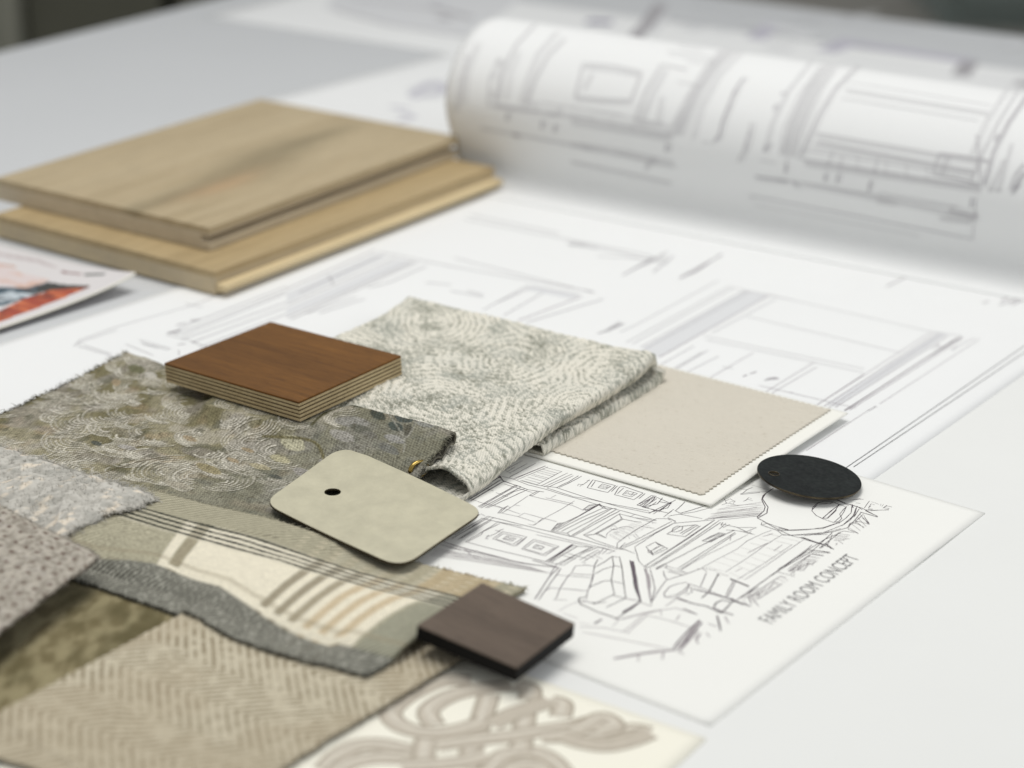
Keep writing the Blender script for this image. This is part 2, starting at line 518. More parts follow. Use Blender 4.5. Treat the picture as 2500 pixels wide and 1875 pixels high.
# roll axis on the table
RA, RB = P(1394, 480), P(2500, 690)
RX = (RB - RA) / np.linalg.norm(RB - RA); RN = np.array([-RX[1], RX[0], 0]); RR = .050
lc = RA + RX * -.045
dm = np.array([math.cos(math.radians(50.7)), math.sin(math.radians(50.7)), 0])
ml0 = P(186, 780) - dm * .16
ml1 = lc + dm * .05
mr1 = P(2500, 915) + E1 * .20
mr0 = P(2127, 1176) - E1 * .16
big = sheet('drawing_sheet', 'large white elevation drawing lying flat under the samples, in front of the roll', [ml0, mr0, mr1, ml1], .0004, paper_a, 60, None, .00016)
ik = Ink(.00045, 5)
def L(fn, w, m, *ss):
    for s in ss: ik.line(fn(s), w * .78, m)
G = lambda s: poly(s, 1394, 500, 2)
H7 = lambda s: poly(s, 700, 480, 2)
C3 = lambda s: poly(s, 0, 780, 3.0157)
K4 = lambda s: poly(s, 1700, 880, 4)
ik.fill(G('850 415 970 440 430 745 345 700'), P_)
ik.fill(G('1800 622 1840 632 1300 985 1240 975'), P_)
L(G, .0005, BK, '1340 1286 2240 672', '1380 1280 2260 690')
L(G, .0008, D_, '1905 645 1700 770 1500 900 1335 1005'); L(G, .0005, M_, '1885 650 1345 1002', '1915 650 1360 1002')
L(G, .0004, M_, '1760 620 1190 985', '1785 624 1228 990', '1810 630 1258 992', '1840 640 1290 990')
L(G, .00035, M_, '1995 655 1508 972', '1450 1005 1150 1200', '1970 650 1860 708')
L(G, .0006, F_, '970 440 1760 620 1910 640', '650 640 1430 800', '660 660 1430 820', '860 545 1600 720', '770 400 1100 470')
L(G, .0006, M_, '970 440 430 745')
L(G, .0006, F_, '770 400 270 672', '850 418 340 695', '870 425 360 705', '795 405 300 680', '1000 460 690 625', '720 370 330 580 240 622', '600 690 440 780', '670 710 510 805', '720 740 560 820', '640 720 500 800', '740 790 790 800')
L(G, .0004, M_, '640 868 890 722', '1190 768 915 935', '1200 792 950 938', '950 936 1190 985', '918 882 1390 992', '1430 828 1200 978')
L(G, .0012, M_, '530 360 560 345 600 330 640 305 690 270 735 242'); L(G, .0016, F_, '540 352 735 245')
L(G, .0011, F_, '130 630 250 580', '150 625 240 572', '170 622 260 580')
L(G, .0010, M_, '840 838 860 830', '875 825 905 815', '945 858 1010 845', '960 848 1000 842'); L(G, .0016, F_, '948 855 1015 848')
L(G, .0006, M_, '1060 915 1085 918', '1140 975 1180 980', '1785 690 1800 680', '1760 700 1805 690', '1860 710 1880 695')
L(K4, .00045, D_, '1680 492 1690 478 1700 488', '1705 480 1715 465 1722 476', '1728 468 1736 455', '1740 460 1752 445 1760 455')
L(G, .0012, F_, '-20 190 130 215', '0 180 470 290', '130 250 480 270', '470 230 260 340', '500 250 400 330')
L(G, .0013, F_, '1540 400 1650 345', '1780 345 1830 340', '2010 480 2040 470', '2090 490 2250 440'); L(G, .0010, M_, '2100 470 2180 430', '2130 480 2220 440', '1790 340 1810 352', '2150 490 2240 450')
L(H7, .0011, F_, '450 270 800 340 1500 465', '430 262 0 452', '460 290 60 470', '530 300 0 530', '620 315 0 590', '640 320 20 600', '680 340 500 420 400 445')
ik.fill(H7('430 280 500 290 0 520 0 470'), P_); ik.fill(H7('545 305 620 318 0 580 0 545'), P_)
L(H7, .0012, F_, '870 110 1790 292', '900 90 1330 180', '1370 228 1450 240', '1380 240 1470 232', '1790 296 1640 385', '1850 290 1700 350', '820 300 1500 470', '800 460 960 490')
L(H7, .0009, F_, '960 552 1185 432', '1000 530 1200 440', '1060 580 1250 470'); L(H7, .0009, M_, '1130 605 1440 488'); L(H7, .0012, F_, '1170 615 1545 500', '1200 440 1430 480', '680 420 800 430', '880 460 960 480')
ik.fill(H7('1200 436 1430 480 1390 500 1170 455'), P_)
L(H7, .0010, F_, '200 380 230 430', '340 490 100 570', '380 500 160 570')
S0 = lambda s: poly(s, 0, 380, 3.16)
L(S0, .0007, F_, '570 1470 620 1420 900 1320 1500 1150 1700 1070', '600 1460 640 1430 900 1345', '600 1470 840 1540 880 1560', '970 1455 1180 1540', '1430 1140 1560 1170', '640 1460 860 1530')
L(S0, .0009, F_, '1380 1370 2212 1040', '1400 1390 2212 1060', '1400 1420 2212 1130', '1480 1440 2212 1170', '1540 1480 2212 1220', '1360 1350 1480 1290 2212 1010', '1480 1440 1700 1500')
L(S0, .0008, M_, '1290 1370 1390 1340', '1360 1310 1440 1290', '1470 1280 1550 1260', '1300 1360 1380 1380'); L(S0, .0014, F_, '1470 1272 1550 1262', '1370 1305 1440 1290', '1300 1372 1390 1350', '1370 1460 1430 1450')
L(S0, .0006, F_, '1075 1420 1320 1490', '1085 1440 1300 1500', '1100 1455 1220 1485', '1380 1500 1380 1540', '1280 1380 1440 1420 1520 1440')
ik.build('printed_lines', INKS, big)

# ------------------------------------------------------------------ the roll of drawings
def smooth_path(p, n):
    q = np.array(curve_pts(p, 12)); s = np.concatenate([[0], np.cumsum(np.linalg.norm(np.diff(q, axis=0), axis=1))])
    t = np.linspace(0, s[-1], n)
    return np.stack([np.interp(t, s, q[:, 0]), np.interp(t, s, q[:, 1])], 1)
def curve_pts(pl, n=10):
    p = [np.array(a, float) for a in pl]; p = [2 * p[0] - p[1]] + p + [2 * p[-1] - p[-2]]; out = []
    for i in range(1, len(p) - 2):
        for j in range(n):
            t = j / n
            out.append(.5 * ((2 * p[i]) + (-p[i - 1] + p[i + 1]) * t + (2 * p[i - 1] - 5 * p[i] + 4 * p[i + 1] - p[i + 2]) * t * t + (-p[i - 1] + 3 * p[i] - 3 * p[i + 1] + p[i + 2]) * t ** 3))
    return out + [p[-2]]
# section through the loose roll: distance away from the crease, height
PROF = smooth_path([(-.030, .0009), (-.016, .0011), (-.006, .0020), (-.001, .0050), (-.001, .0110), (-.005, .021), (-.012, .036), (-.015, .051), (-.010, .0675), (.003, .0815), (.020, .0895), (.041, .0908), (.066, .0825), (.088, .064), (.098, .040), (.092, .016), (.072, .0040),
                    (.045, .0035), (.022, .0100), (.006, .024), (-.002, .042), (0, .058), (.010, .070), (.028, .0775), (.048, .075), (.066, .060), (.073, .040), (.066, .022), (.045, .014), (.028, .018)], 280)
PN = np.gradient(PROF, axis=0); PN = np.stack([-PN[:, 1], PN[:, 0]], 1); PN /= np.linalg.norm(PN, axis=1, keepdims=True)   # outward
def roll_frame(p):
    w = p - RA; q = np.array([w @ RN, p[2]])
    k = int(np.argmin(((PROF[:140] - q) ** 2).sum(1)))
    return RN * PN[k, 0] + np.array([0, 0, PN[k, 1]])
def on_roll(px=None, py=None, p=None):
    if p is not None: return roll_frame(p)
    d = ray(px, py); o = CAM - RA
    o2 = np.array([o @ RN, CAM[2]]); d2 = np.array([d @ RN, d[2]])
    A, B = PROF[:128], PROF[1:129]; e = B - A
    den = d2[0] * e[:, 1] - d2[1] * e[:, 0]
    r = A - o2
    t = (r[:, 0] * e[:, 1] - r[:, 1] * e[:, 0]) / den; s = (r[:, 0] * d2[1] - r[:, 1] * d2[0]) / den
    ok = (s >= -.01) & (s <= 1.01) & (t > 0)
    if ok.any():
        t0_ = t[ok].min(); k = int(np.where(ok & (t == t0_))[0][0])
    else:                                                  # just past the silhouette: nearest point of the section
        dn_ = d2 / np.linalg.norm(d2); dist = np.abs((PROF[:128] - o2) @ np.array([-dn_[1], dn_[0]])); k = int(np.argmin(dist)); t0_ = ((PROF[k] - o2) @ dn_) / np.linalg.norm(d2)
    q = CAM + d * t0_
    n = RN * PN[k, 0] + np.array([0, 0, PN[k, 1]])
    return (q + n * .00025, n)
nt_, na = 70, len(PROF)
tt = np.linspace(-.080, .36, nt_)
X = RA + tt[:, None, None] * RX + (RN * PROF[None, :, :1] + np.array([0, 0, 1.0]) * PROF[None, :, 1:])
# slight looseness along the length, none where it rests on the table
loose_ = sstep(.01, .05, PROF[:, 1])[None, :] * (.0014 * (fbm(tt[:, None] * 14, PROF[None, :, 1] * 20, 3, 2) - .5))
X = X + (RN * PN[None, :, :1] + np.array([0, 0, 1.0]) * PN[None, :, 1:]) * loose_[..., None] * 0
roll = thing('drawing_roll', 'thick loose roll of white architectural drawings across the back of the table', 'paper roll', RA + RX * .15 + RN * .04)
grid_solid('paper', X, .0003, thin_paper('roll_paper', (243, 244, 244), .12), roll, side=2)
ik = Ink(0, 6, on_roll)
def L(fn, w, m, *ss):
    for s in ss:
        pl = fn(s); ik.line(pl, w * .44, m)
        if w > .0011:
            k = 5 + 5 * ik.rnd.random()
            ik.line([(x + k * (1 if abs(pl[-1][0] - pl[0][0]) < abs(pl[-1][1] - pl[0][1]) * 1.6 else .2), y + (0 if abs(pl[-1][0] - pl[0][0]) < abs(pl[-1][1] - pl[0][1]) * 1.6 else k * .9)) for x, y in pl], w * .3, F_)
R2 = lambda s: poly(s, 1394, 0, 2)
RL = lambda s: poly(s, 950, 0, 3.16)
L(R2, .0022, F_, '790 245 700 330 620 440 560 560 515 660', '1400 320 1290 430 1210 560 1120 760', '2240 440 2130 600 2060 740 2015 905')
L(R2, .0014, F_, '760 240 670 340 590 460 530 580 490 660', '735 240 640 350 560 480 500 600 465 650', '830 250 720 370 640 520 590 680', '1170 300 1060 440 980 600 940 740', '1240 300 1120 450 1040 620 1020 745', '1265 310 1150 450 1070 620 1045 755', '1300 310 1180 460 1100 640 1075 760', '2180 440 2080 600 2000 760 1950 880', '2130 430 2020 600 1950 760')
L(R2, .0012, M_, '1400 322 1290 432 1210 562 1122 760', '2245 440 2135 600 2062 740 2017 905')
R2f = [R2('1300 310 1180 460 1100 640 1075 760')[::-1]]
L(R2, .0010, M_, '1110 772 1500 835 2010 915', '880 955 1400 1055 1965 1168'); L(R2, .0016, F_, '1140 792 2000 925', '1130 892 1500 965 1980 1060', '0 560 250 605 500 655', '0 590 490 675', '0 700 250 735 500 790', '0 785 490 890', '1200 650 1990 785', '1340 435 2040 550', '1490 975 1600 985', '1200 690 1960 830')
L(R2, .0012, M_, '1800 748 1900 760 2040 785', '1800 748 1780 800 1765 850 1870 870 1990 900', '1840 760 1810 850', '1980 660 2000 900')
L(R2, .0018, M_, '1052 800 1045 845', '1245 845 1238 885', '1308 850 1296 895', '1465 880 1452 935', '1960 965 1950 1010', '472 705 462 740', '1035 450 1030 465', '1005 510 990 540', '2085 655 2070 690', '970 700 940 740', '1080 890 1120 905', '900 860 1060 885', '1850 1030 1990 1055')
L(R2, .0008, M_, '1280 740 1250 820', '1330 760 1310 830', '1500 770 1480 850', '1870 1000 1840 1050', '1980 960 1960 1168', '880 950 885 975', '1060 770 1050 800')
L(R2, .0022, M_, '845 380 815 420 790 470 760 540 735 610 725 660 700 690', '800 440 770 520 740 590'); L(R2, .0020, F_, '880 600 860 700 815 790', '870 640 840 740', '400 770 360 830', '360 790 420 770', '1980 1030 1940 1080 1800 1060')
L(R2, .0018, F_, '20 470 160 485 290 490 345 350 200 320 60 310 20 470', '310 585 360 450 440 315 560 340', '310 585 460 605', '340 585 400 450 460 340', '60 440 100 360', '440 470 420 600')
L(R2, .0012, M_, '2211 800 2170 850 2140 930', '2190 900 2150 950'); L(R2, .0022, M_, '2211 840 2160 930')
L(R2, .0012, F_, '2110 780 2090 830 2040 940', '2150 700 2080 940', '470 250 700 285', '520 220 640 240')
L(RL, .0022, F_, '1120 190 980 340 880 520 850 660 820 780', '1290 250 1140 420 1060 620 1010 800', '1350 300 1220 430 1120 620 1050 820', '600 420 540 640 510 860', '680 330 590 560 560 800')
L(RL, .0014, F_, '900 470 850 600 830 770', '1000 400 930 560 900 770', '780 600 760 800 1100 850 1500 900', '820 800 1300 880', '700 980 1400 1110 2212 1280', '840 450 800 560', '860 470 830 520')
L(RL, .0022, M_, '920 870 905 930', '1185 930 1175 990', '1285 960 1270 1020', '2145 1110 2135 1170', '950 1030 1010 1050', '800 560 780 610'); L(RL, .0018, F_, '1090 780 1130 830', '1310 830 1290 890', '1480 1110 1540 1140', '850 450 840 490', '1990 1230 2080 1250', '780 700 800 760')
L(R2, .0009, F_, '1190 700 1985 832', '1180 720 1970 850', '1150 735 1960 865', '1350 400 2050 515', '1320 480 1990 590', '560 300 700 320', '520 400 640 420', '60 330 330 370', '0 520 480 610', '-150 500 250 560', '900 1000 1700 1150', '1000 870 1960 1030', '2030 920 2110 930', '640 690 700 700', '920 780 1000 795', '1500 940 1900 1010', '1540 780 1540 850', '1640 800 1640 870', '1740 810 1740 880', '1400 760 1400 830', '100 560 100 600', '200 575 200 620', '300 590 300 640', '-100 530 -100 570')
for k in range(26):
    t = k / 25; x0, y0 = 1245 - 190 * t ** .8, 330 + 420 * t
    ik.line([(R2('%f %f' % (x0 - 40, y0))[0]), (R2('%f %f' % (x0 + 55, y0 + 14))[0])], .0004, F_)
    x1, y1 = 760 - 240 * t ** .8, 250 + 400 * t
    ik.line([(R2('%f %f' % (x1 - 20, y1))[0]), (R2('%f %f' % (x1 + 45, y1 + 10))[0])], .0003, F_)
ROLL_INKS = list(INKS); ROLL_INKS[1] = plain('ink_roll', (172, 169, 174), .8, .1, .05, 900); ROLL_INKS[2] = plain('ink_roll_faint', (205, 204, 206), .8, .1, .03, 900)
ik.build('printed_lines', ROLL_INKS, roll)
v = []

# ------------------------------------------------------------------ the family room sketch
TR, BR = P(2405, 1252, .0006), P(1734, 1772, .0006)
ed = (TR - BR) / np.linalg.norm(TR - BR); eb = P(1321, 1628, .0006) - BR; eb -= ed * (eb @ ed); eb /= np.linalg.norm(eb)
CK = [BR + eb * .275, BR, TR, TR + eb * .275]
sk = sheet('sketch_sheet', 'white sheet with a hand drawn family room interior sketch and caption, under the tags', CK, .0006, paper_c, 60,
           lambda u, v: .0004 * np.exp(-((v - .78) / .10) ** 2) * sstep(.93, 1, u), .00035)
SK_INKS = list(INKS); SK_INKS[0] = plain('pen_dark', (76, 66, 74), .8, .1, .15, 900); SK_INKS[1] = plain('pen_mid', (110, 101, 108), .8, .1, .12, 900); SK_INKS[2] = plain('pen_faint', (168, 162, 164), .8, .1, .06, 900)
ik = Ink(.00065, 9)
QA = lambda s: poly(s, 1050, 1130, 4)
QB = lambda s: poly(s, 1500, 1130, 4)
QC = lambda s: poly(s, 1300, 1350, 4)
QD = lambda s: poly(s, 1900, 1080, 4)
def S(fn, w, m, txt):
    for s in txt.strip().split(';'):
        if s.strip(): ik.line(fn(s), w * .68, m, jit=.00004, taper=True, step=.0025)
def hatch(fn, a, b, n, w=.00022, m=M_):
    """n strokes between the two edges a and b (each 'x y x y')"""
    a, b = fn(a), fn(b)
    for i in range(n):
        t = (i + ik.rnd.uniform(-.25, .25)) / max(1, n - 1); t = min(max(t, 0), 1)
        p = [(a[0][k] + (a[1][k] - a[0][k]) * t) for k in (0, 1)]; q = [(b[0][k] + (b[1][k] - b[0][k]) * t) for k in (0, 1)]
        ik.line([tuple(p), tuple(q)], w * .75, m, jit=.00006, taper=True)
# upper shelf wall
S(QA, .00042, D_, '700 132 800 155 960 215 1120 255 1350 325 1500 365 1640 410 1900 475 2211 560;690 165 960 262 1110 285;1040 218 1230 240 1500 330 1850 430 2150 492;1140 245 1400 330 1560 355 1760 400 2140 470')
S(QA, .00035, D_, '770 142 1030 4;815 155 1125 30;850 165 1150 40;1040 215 1290 82;1080 225 1345 98;1112 235 1390 108;1145 242 1400 125;880 172 1040 215')
hatch(QA, '895 172 1130 45', '1040 212 1285 85', 9, .00026, D_)
S(QA, .0004, D_, '1235 242 1330 195 1345 190 1450 125;1262 240 1350 200 1480 130')
S(QA, .0003, D_, '1450 205 1490 215 1560 165;1460 232 1490 208;1530 170 1560 175;1450 210 1440 225')
S(QA, .0004, D_, '1535 243 1590 165 1810 222 1735 290 1535 243;1570 238 1615 180;1640 240 1682 205 1765 230 1715 257 1640 240;1800 310 1850 235 1890 230 2080 295 1990 360 1800 310;1830 300 1890 245;1880 312 1920 270 2025 300 1965 332 1880 312;1770 280 1830 225;2040 350 2100 300')
S(QA, .0003, D_, '1660 230 1700 215 1690 240 1740 222 1720 245;1900 305 1930 280 1950 310 1990 290 1960 320;1670 235 1740 240;1910 300 2000 310')
S(QA, .0004, D_, '2020 412 2160 318 2211 325;2050 418 2180 330;2095 425 2211 352;2120 440 2211 380;2020 412 2110 435 2211 470'); hatch(QA, '2030 412 2170 322', '2090 425 2211 350', 9, .0003)
# dark strip of panelling at the upper left
S(QA, .0006, D_, '660 115 300 335;690 130 330 350;640 145 250 300;690 165 370 365;720 180 395 372'); hatch(QA, '640 122 290 318', '690 150 350 345', 3, .0009); S(QA, .0005, D_, '655 112 690 140 715 180;655 112 640 125;440 0 400 40;640 0 700 40')
S(QA, .0003, M_, '730 70 790 105;730 70 900 -20;760 85 830 40;780 100 950 5;600 200 560 230;720 205 1000 290;830 155 1130 30')
# centre wall: panelling, large picture, pilasters
S(QA, .0004, D_, '480 435 850 220 890 235;500 440 890 235;540 440 700 350 820 280 930 252;560 440 950 262;470 428 840 215;850 220 845 235')
S(QA, .0003, M_, '720 180 840 220;640 290 760 330;470 380 740 450;360 340 480 380;620 410 880 500;560 250 620 275')
S(QA, .0004, D_, '660 490 700 450 760 420 782 440 700 492;760 418 745 435;970 315 1050 275 1110 285;1000 320 1070 278;970 315 1000 322;660 490 705 488;680 488 740 432')
S(QA, .0003, M_, '970 320 1100 350 1390 415 1500 465;860 525 920 490 1100 540 1240 575;1000 612 1130 535 1250 470 1410 372;700 490 860 525 1030 580;780 440 960 320;1230 315 1180 340;820 410 880 420;1100 540 1020 610 960 600;1130 340 1400 400')
S(QA, .0004, D_, '1490 462 1555 412 1640 405;1510 470 1660 400;1500 450 1560 470;1180 662 1300 590 1450 520 1640 408;1200 665 1420 540 1660 405;1235 665 1450 550 1690 440;1285 668 1500 560 1740 455;1345 682 1560 570 1770 450;1365 722 1600 580 1820 455;1390 720 1640 580 1850 470;1640 405 1690 440 1740 450 1820 445;1190 655 1250 590 1310 585;1180 662 1345 690;1340 680 1365 722;1640 408 1650 400 1720 445;1230 610 1280 590')
hatch(QA, '1490 455 1560 415', '1530 465 1640 410', 6); hatch(QA, '1190 650 1250 590', '1240 650 1310 585', 6)
S(QA, .0004, D_, '1500 705 1620 640 1850 498;1850 498 2000 535 2211 565;1520 712 1640 690 1725 735;1610 692 1740 620 1870 547 1990 570 2065 580;1630 690 1880 552;1850 498 1870 547;1725 735 1610 692;1500 705 1620 760 1830 830')
S(QA, .0003, M_, '1770 625 1800 610 1830 640 1880 625 1940 620 1990 640;1790 650 1850 635 1900 650;1800 670 1850 680;1760 640 1780 655 1830 650;1830 690 1800 680;1720 720 1730 690 1800 640')
hatch(QA, '1990 580 1740 700', '2150 620 1850 770', 14, .00018, F_)
S(QA, .0003, M_, '1850 510 1880 545;2000 500 1950 530;2010 540 2211 590;1600 700 1500 700')
# beam between the walls
S(QA, .0005, D_, '560 520 660 545 900 605 1150 665 1400 722 1620 785 1830 845;500 540 660 575 900 620')
S(QA, .0004, M_, '660 578 1000 662 1350 752 1700 832 1800 860;1030 700 1300 760 1620 830;500 500 540 520;430 520 500 500;400 545 480 510')
# lower shelf wall
S(QA, .0004, D_, '210 742 400 630 560 522;268 752 440 640 625 532;240 705 510 540;300 740 600 560;345 772 480 690 600 620 660 578;370 770 500 700 520 670 680 592;220 735 580 530')
S(QA, .0004, M_, '610 742 712 672 945 722 818 812 610 742;640 742 718 690 905 735 808 797 640 742;710 742 752 710 842 738 800 768 710 742;893 840 1012 746 1255 815 1120 907 893 840;920 838 1022 765 1222 825 1108 892 920 838;1000 830 1040 796 1115 822 1082 848 1000 830;840 815 945 722;1125 905 1255 818')
S(QA, .0003, M_, '725 745 760 720 780 750 820 735;1015 830 1050 805 1070 840 1100 820;720 740 810 755;1010 825 1090 840;1030 815 1080 812;740 725 820 745')
S(QA, .0004, M_, '540 742 575 705 590 712 640 690 690 655 720 648;545 715 590 720;635 655 690 675;550 740 570 745')
S(QA, .0004, M_, '350 772 600 838 860 900 1130 965 1300 1002;120 768 330 830 620 905 900 980 1260 1022;110 800 300 850')
hatch(QA, '130 780 150 900', '900 985 1260 1025', 6, .00025, F_); hatch(QA, '60 830 0 900', '1000 1020 1180 1080', 7, .0003, F_); S(QA, .0006, F_, '330 850 420 880;340 840 400 900;320 860 440 870')
S(QA, .0007, D_, '1130 962 1250 890 1385 795;1160 965 1395 800'); S(QA, .0004, D_, '1180 970 1290 900 1440 815;1385 795 1440 815 1590 825;1270 992 1440 890 1585 832;1250 985 1560 830;1300 1002 1500 880 1640 825;1340 882 1540 940;1280 900 1420 940'); hatch(QA, '1150 955 1380 805', '1210 965 1430 820', 9, .0003)
S(QA, .0004, M_, '1640 825 1810 862;1500 965 1660 860;1530 900 1600 930;1460 950 1640 850;1700 830 1640 900;1740 840 1680 890;1800 860 1720 890;1480 970 1520 980;1600 900 1680 940')
# sofa and cushions
S(QC, .0006, M_, '0 72 120 105 255 145 160 240 20 455;60 460 150 330 280 150;0 55 130 85')
S(QC, .0005, M_, '420 125 520 118 605 130 588 212 480 210 378 200 420 125;378 200 350 222 270 345 225 455 340 462;350 222 570 242;270 345 540 372 600 215;230 455 200 455;540 372 525 440;120 370 180 340 270 350;240 215 350 225;170 215 240 100;590 212 560 340')
S(QC, .0005, D_, '780 35 792 120 770 270 800 400 600 500;600 212 690 160 785 130;560 332 690 275 775 268;850 38 872 130 892 300 912 440 720 532;785 120 872 138;775 275 900 302;600 500 590 480;780 35 850 40;770 410 910 445;600 500 600 480;640 60 600 130;785 30 700 90 600 145')
S(QC, .0007, D_, '950 70 975 180 1000 330 1050 470 1060 480;985 80 1015 250 1040 420 1060 470;1055 475 960 550 815 642;1050 480 940 540;450 465 470 500 620 570 830 642;445 470 460 440 520 430'); S(QC, .0012, M_, '970 80 1000 240 1020 330 1050 460;880 580 1050 478')
S(QC, .0005, M_, '1090 140 1115 230 1135 320 1160 510;1150 160 1180 270 1195 350 1160 480;1110 140 1140 300 1150 420;450 462 610 492 720 480;910 445 1050 470;1050 480 1160 520'); S(QC, .0011, F_, '1110 160 1130 300 1150 440;1130 200 1150 330')
S(QC, .0004, F_, '250 572 330 520 450 472;780 722 840 650 1050 592 1250 548;470 500 540 440;460 680 560 700;610 680 670 640;300 590 440 640')
S(QC, .0009, M_, '600 690 680 650;640 680 620 690;800 640 850 650')
# low table with rolled cushion
S(QC, .0005, M_, '1165 475 1230 370 1300 268 1400 235 1500 205 1650 150;1290 432 1285 390 1340 330 1420 298 1500 288 1530 310 1470 370 1400 410 1290 432;1530 320 1500 380 1400 430;1290 432 1400 440;1520 300 1700 360 1880 432;1540 330 1560 380 1500 410;1700 190 1640 330;1880 432 1920 350 1970 262;1900 440 1990 270;1610 150 1640 160;1660 150 1700 180')
S(QC, .0007, D_, '1815 208 1770 290 1720 385;1800 205 1830 225;1935 258 2020 290 2115 332;1930 250 2110 322;1720 385 1650 440;1720 385 1760 400')
S(QC, .0005, M_, '1280 175 1285 220 1312 258;1290 140 1380 180 1500 192;1320 180 1470 215;1280 120 1210 155')
S(QC, .0010, M_, '1400 430 1550 490 1700 520 1850 590;1560 350 1720 390 1900 440 1980 470;1765 532 1850 575 1960 605;1940 445 1985 470 2135 522')
S(QC, .0008, D_, '1940 440 1960 480 2000 470;1950 470 2010 478;1770 530 1790 490 1850 460 1940 480;1850 580 1950 480;1800 575 1860 580')
S(QC, .0005, M_, '2211 338 2080 410 1960 475;2211 400 2060 440;2100 420 2140 500;2120 410 2211 520;1990 480 2060 510')
# rug and floor
S(QC, .0006, F_, '1080 600 1250 560 1400 538 1610 602;1100 605 1300 650 1540 725;890 765 1000 680 1085 602;930 775 1030 690 1120 610;490 772 800 830 1100 890 1400 952;460 722 700 730 950 782;1250 548 1260 612;1440 600 1400 665;870 650 1100 590 1250 560;1300 520 1400 450 1600 500')
S(QC, .0009, M_, '1370 935 1480 800 1560 720 1630 655;1440 935 1560 780 1660 680;1400 940 1530 790 1640 670;1470 540 1610 602'); S(QC, .0013, F_, '1400 940 1520 800 1640 660;1430 960 1540 840 1620 750')
S(QC, .0016, F_, '790 1030 1000 990 1200 960 1400 950;800 1035 1100 980 1400 945'); S(QC, .0009, F_, '1650 780 1600 850 1620 890;1720 690 1800 720;1040 990 1030 1060;1280 960 1270 1040;1620 790 1590 840;1700 780 1730 820;1880 620 1920 690;1420 960 1480 990')
S(QC, .0010, M_, '1800 610 1820 680 1838 765')
# beside the card: chair and fireplace
S(QB, .0004, D_, '270 430 400 460 530 492 560 470;330 488 520 440 560 380;340 492 560 380;560 380 430 480;395 330 390 350 340 400;470 340 420 400 280 432;440 380 560 400;600 465 640 430 690 380;590 465 640 492 760 460 890 418;640 500 780 480 930 440;530 520 640 500 860 545;520 530 600 570;270 432 360 345;220 410 400 330 560 400;380 500 470 440 600 360;480 530 580 450')
S(QB, .0003, D_, '1070 345 1095 395 1050 410;1090 390 1140 400 1215 420;1090 370 1130 350 1180 380;1120 385 1180 370 1160 400;1230 300 1350 285 1490 282;1240 305 1300 260 1350 240;1210 250 1290 262;1230 310 1420 290;1280 370 1310 340 1340 350;1260 375 1300 355 1350 370')
S(QB, .00025, F_, '1340 215 1500 262;1000 460 1450 412;1020 450 1450 380;1090 420 1430 400;940 500 1350 450;1300 470 1380 455;1200 490 1420 470;1120 480 1400 430'); hatch(QB, '900 545 1000 480', '1440 500 1450 430', 7, .0002, F_)
S(QB, .0003, M_, '890 552 1100 520 1440 490;960 545 1430 505;1010 560 1440 515;880 555 1020 530')
S(QB, .0005, D_, '1555 245 1475 300 1445 350 1500 432 1490 490 1400 540 1440 562 1600 652 1720 708;1530 262 1450 320 1440 360 1470 430 1460 470 1395 530 1400 545')
S(QB, .0004, D_, '1440 580 1430 605 1590 660 1640 700 1750 712;1590 660 1750 660 1900 652 2050 630 2211 575;1640 705 1800 705 1950 695 2120 668 2211 640;1450 572 1580 620 1700 652;1490 590 1440 605;2080 700 1950 700')
# big coffee table, drawers
S(QB, .0004, D_, '30 782 110 720 250 630 410 545 530 545 600 575;40 835 180 770 350 680 560 572;28 782 25 835 110 850 200 885;55 845 250 760 600 580;520 545 545 560;200 820 400 690 580 590 800 570 980 556;200 820 240 960 290 1012;290 1012 500 880 720 740 980 558;330 1022 560 880 800 720 1020 565;370 1012 600 870 1040 580;290 1012 370 1030;310 1005 450 910 960 570')
S(QB, .0003, M_, '370 590 380 595;265 655 270 660;150 740 140 730;180 700 220 740;200 690 240 730;260 620 390 640;40 840 110 780;120 850 40 830')
S(QB, .0004, D_, '310 820 400 772 520 838 380 900 310 820;340 870 460 805;365 890 490 825;400 772 430 800 460 810;380 900 360 860 420 820;330 850 330 870 380 900;420 790 520 835')
S(QB, .0004, D_, '512 695 640 622 800 605 830 622 690 722 512 695;690 722 840 615;560 672 570 640 620 615 670 625 660 655 610 675 560 672;640 690 780 610;660 700 810 612')
S(QB, .0004, D_, '855 762 940 720 1020 682 1082 690 940 772 855 762;890 752 1040 685;920 765 1060 690;410 1042 500 988 800 830 1170 658;620 1032 900 850 1180 680;650 1040 1185 690;400 1030 490 985;1020 650 1090 590;1040 600 1062 632 1130 600;1040 595 1200 630 1320 690 1372 702;1090 655 1210 665 1340 690;1200 632 1390 630 1290 672 1200 632;1300 690 1340 670;1150 655 1180 660;1060 580 1040 610')
S(QB, .0004, D_, '500 990 520 1010 480 1020')
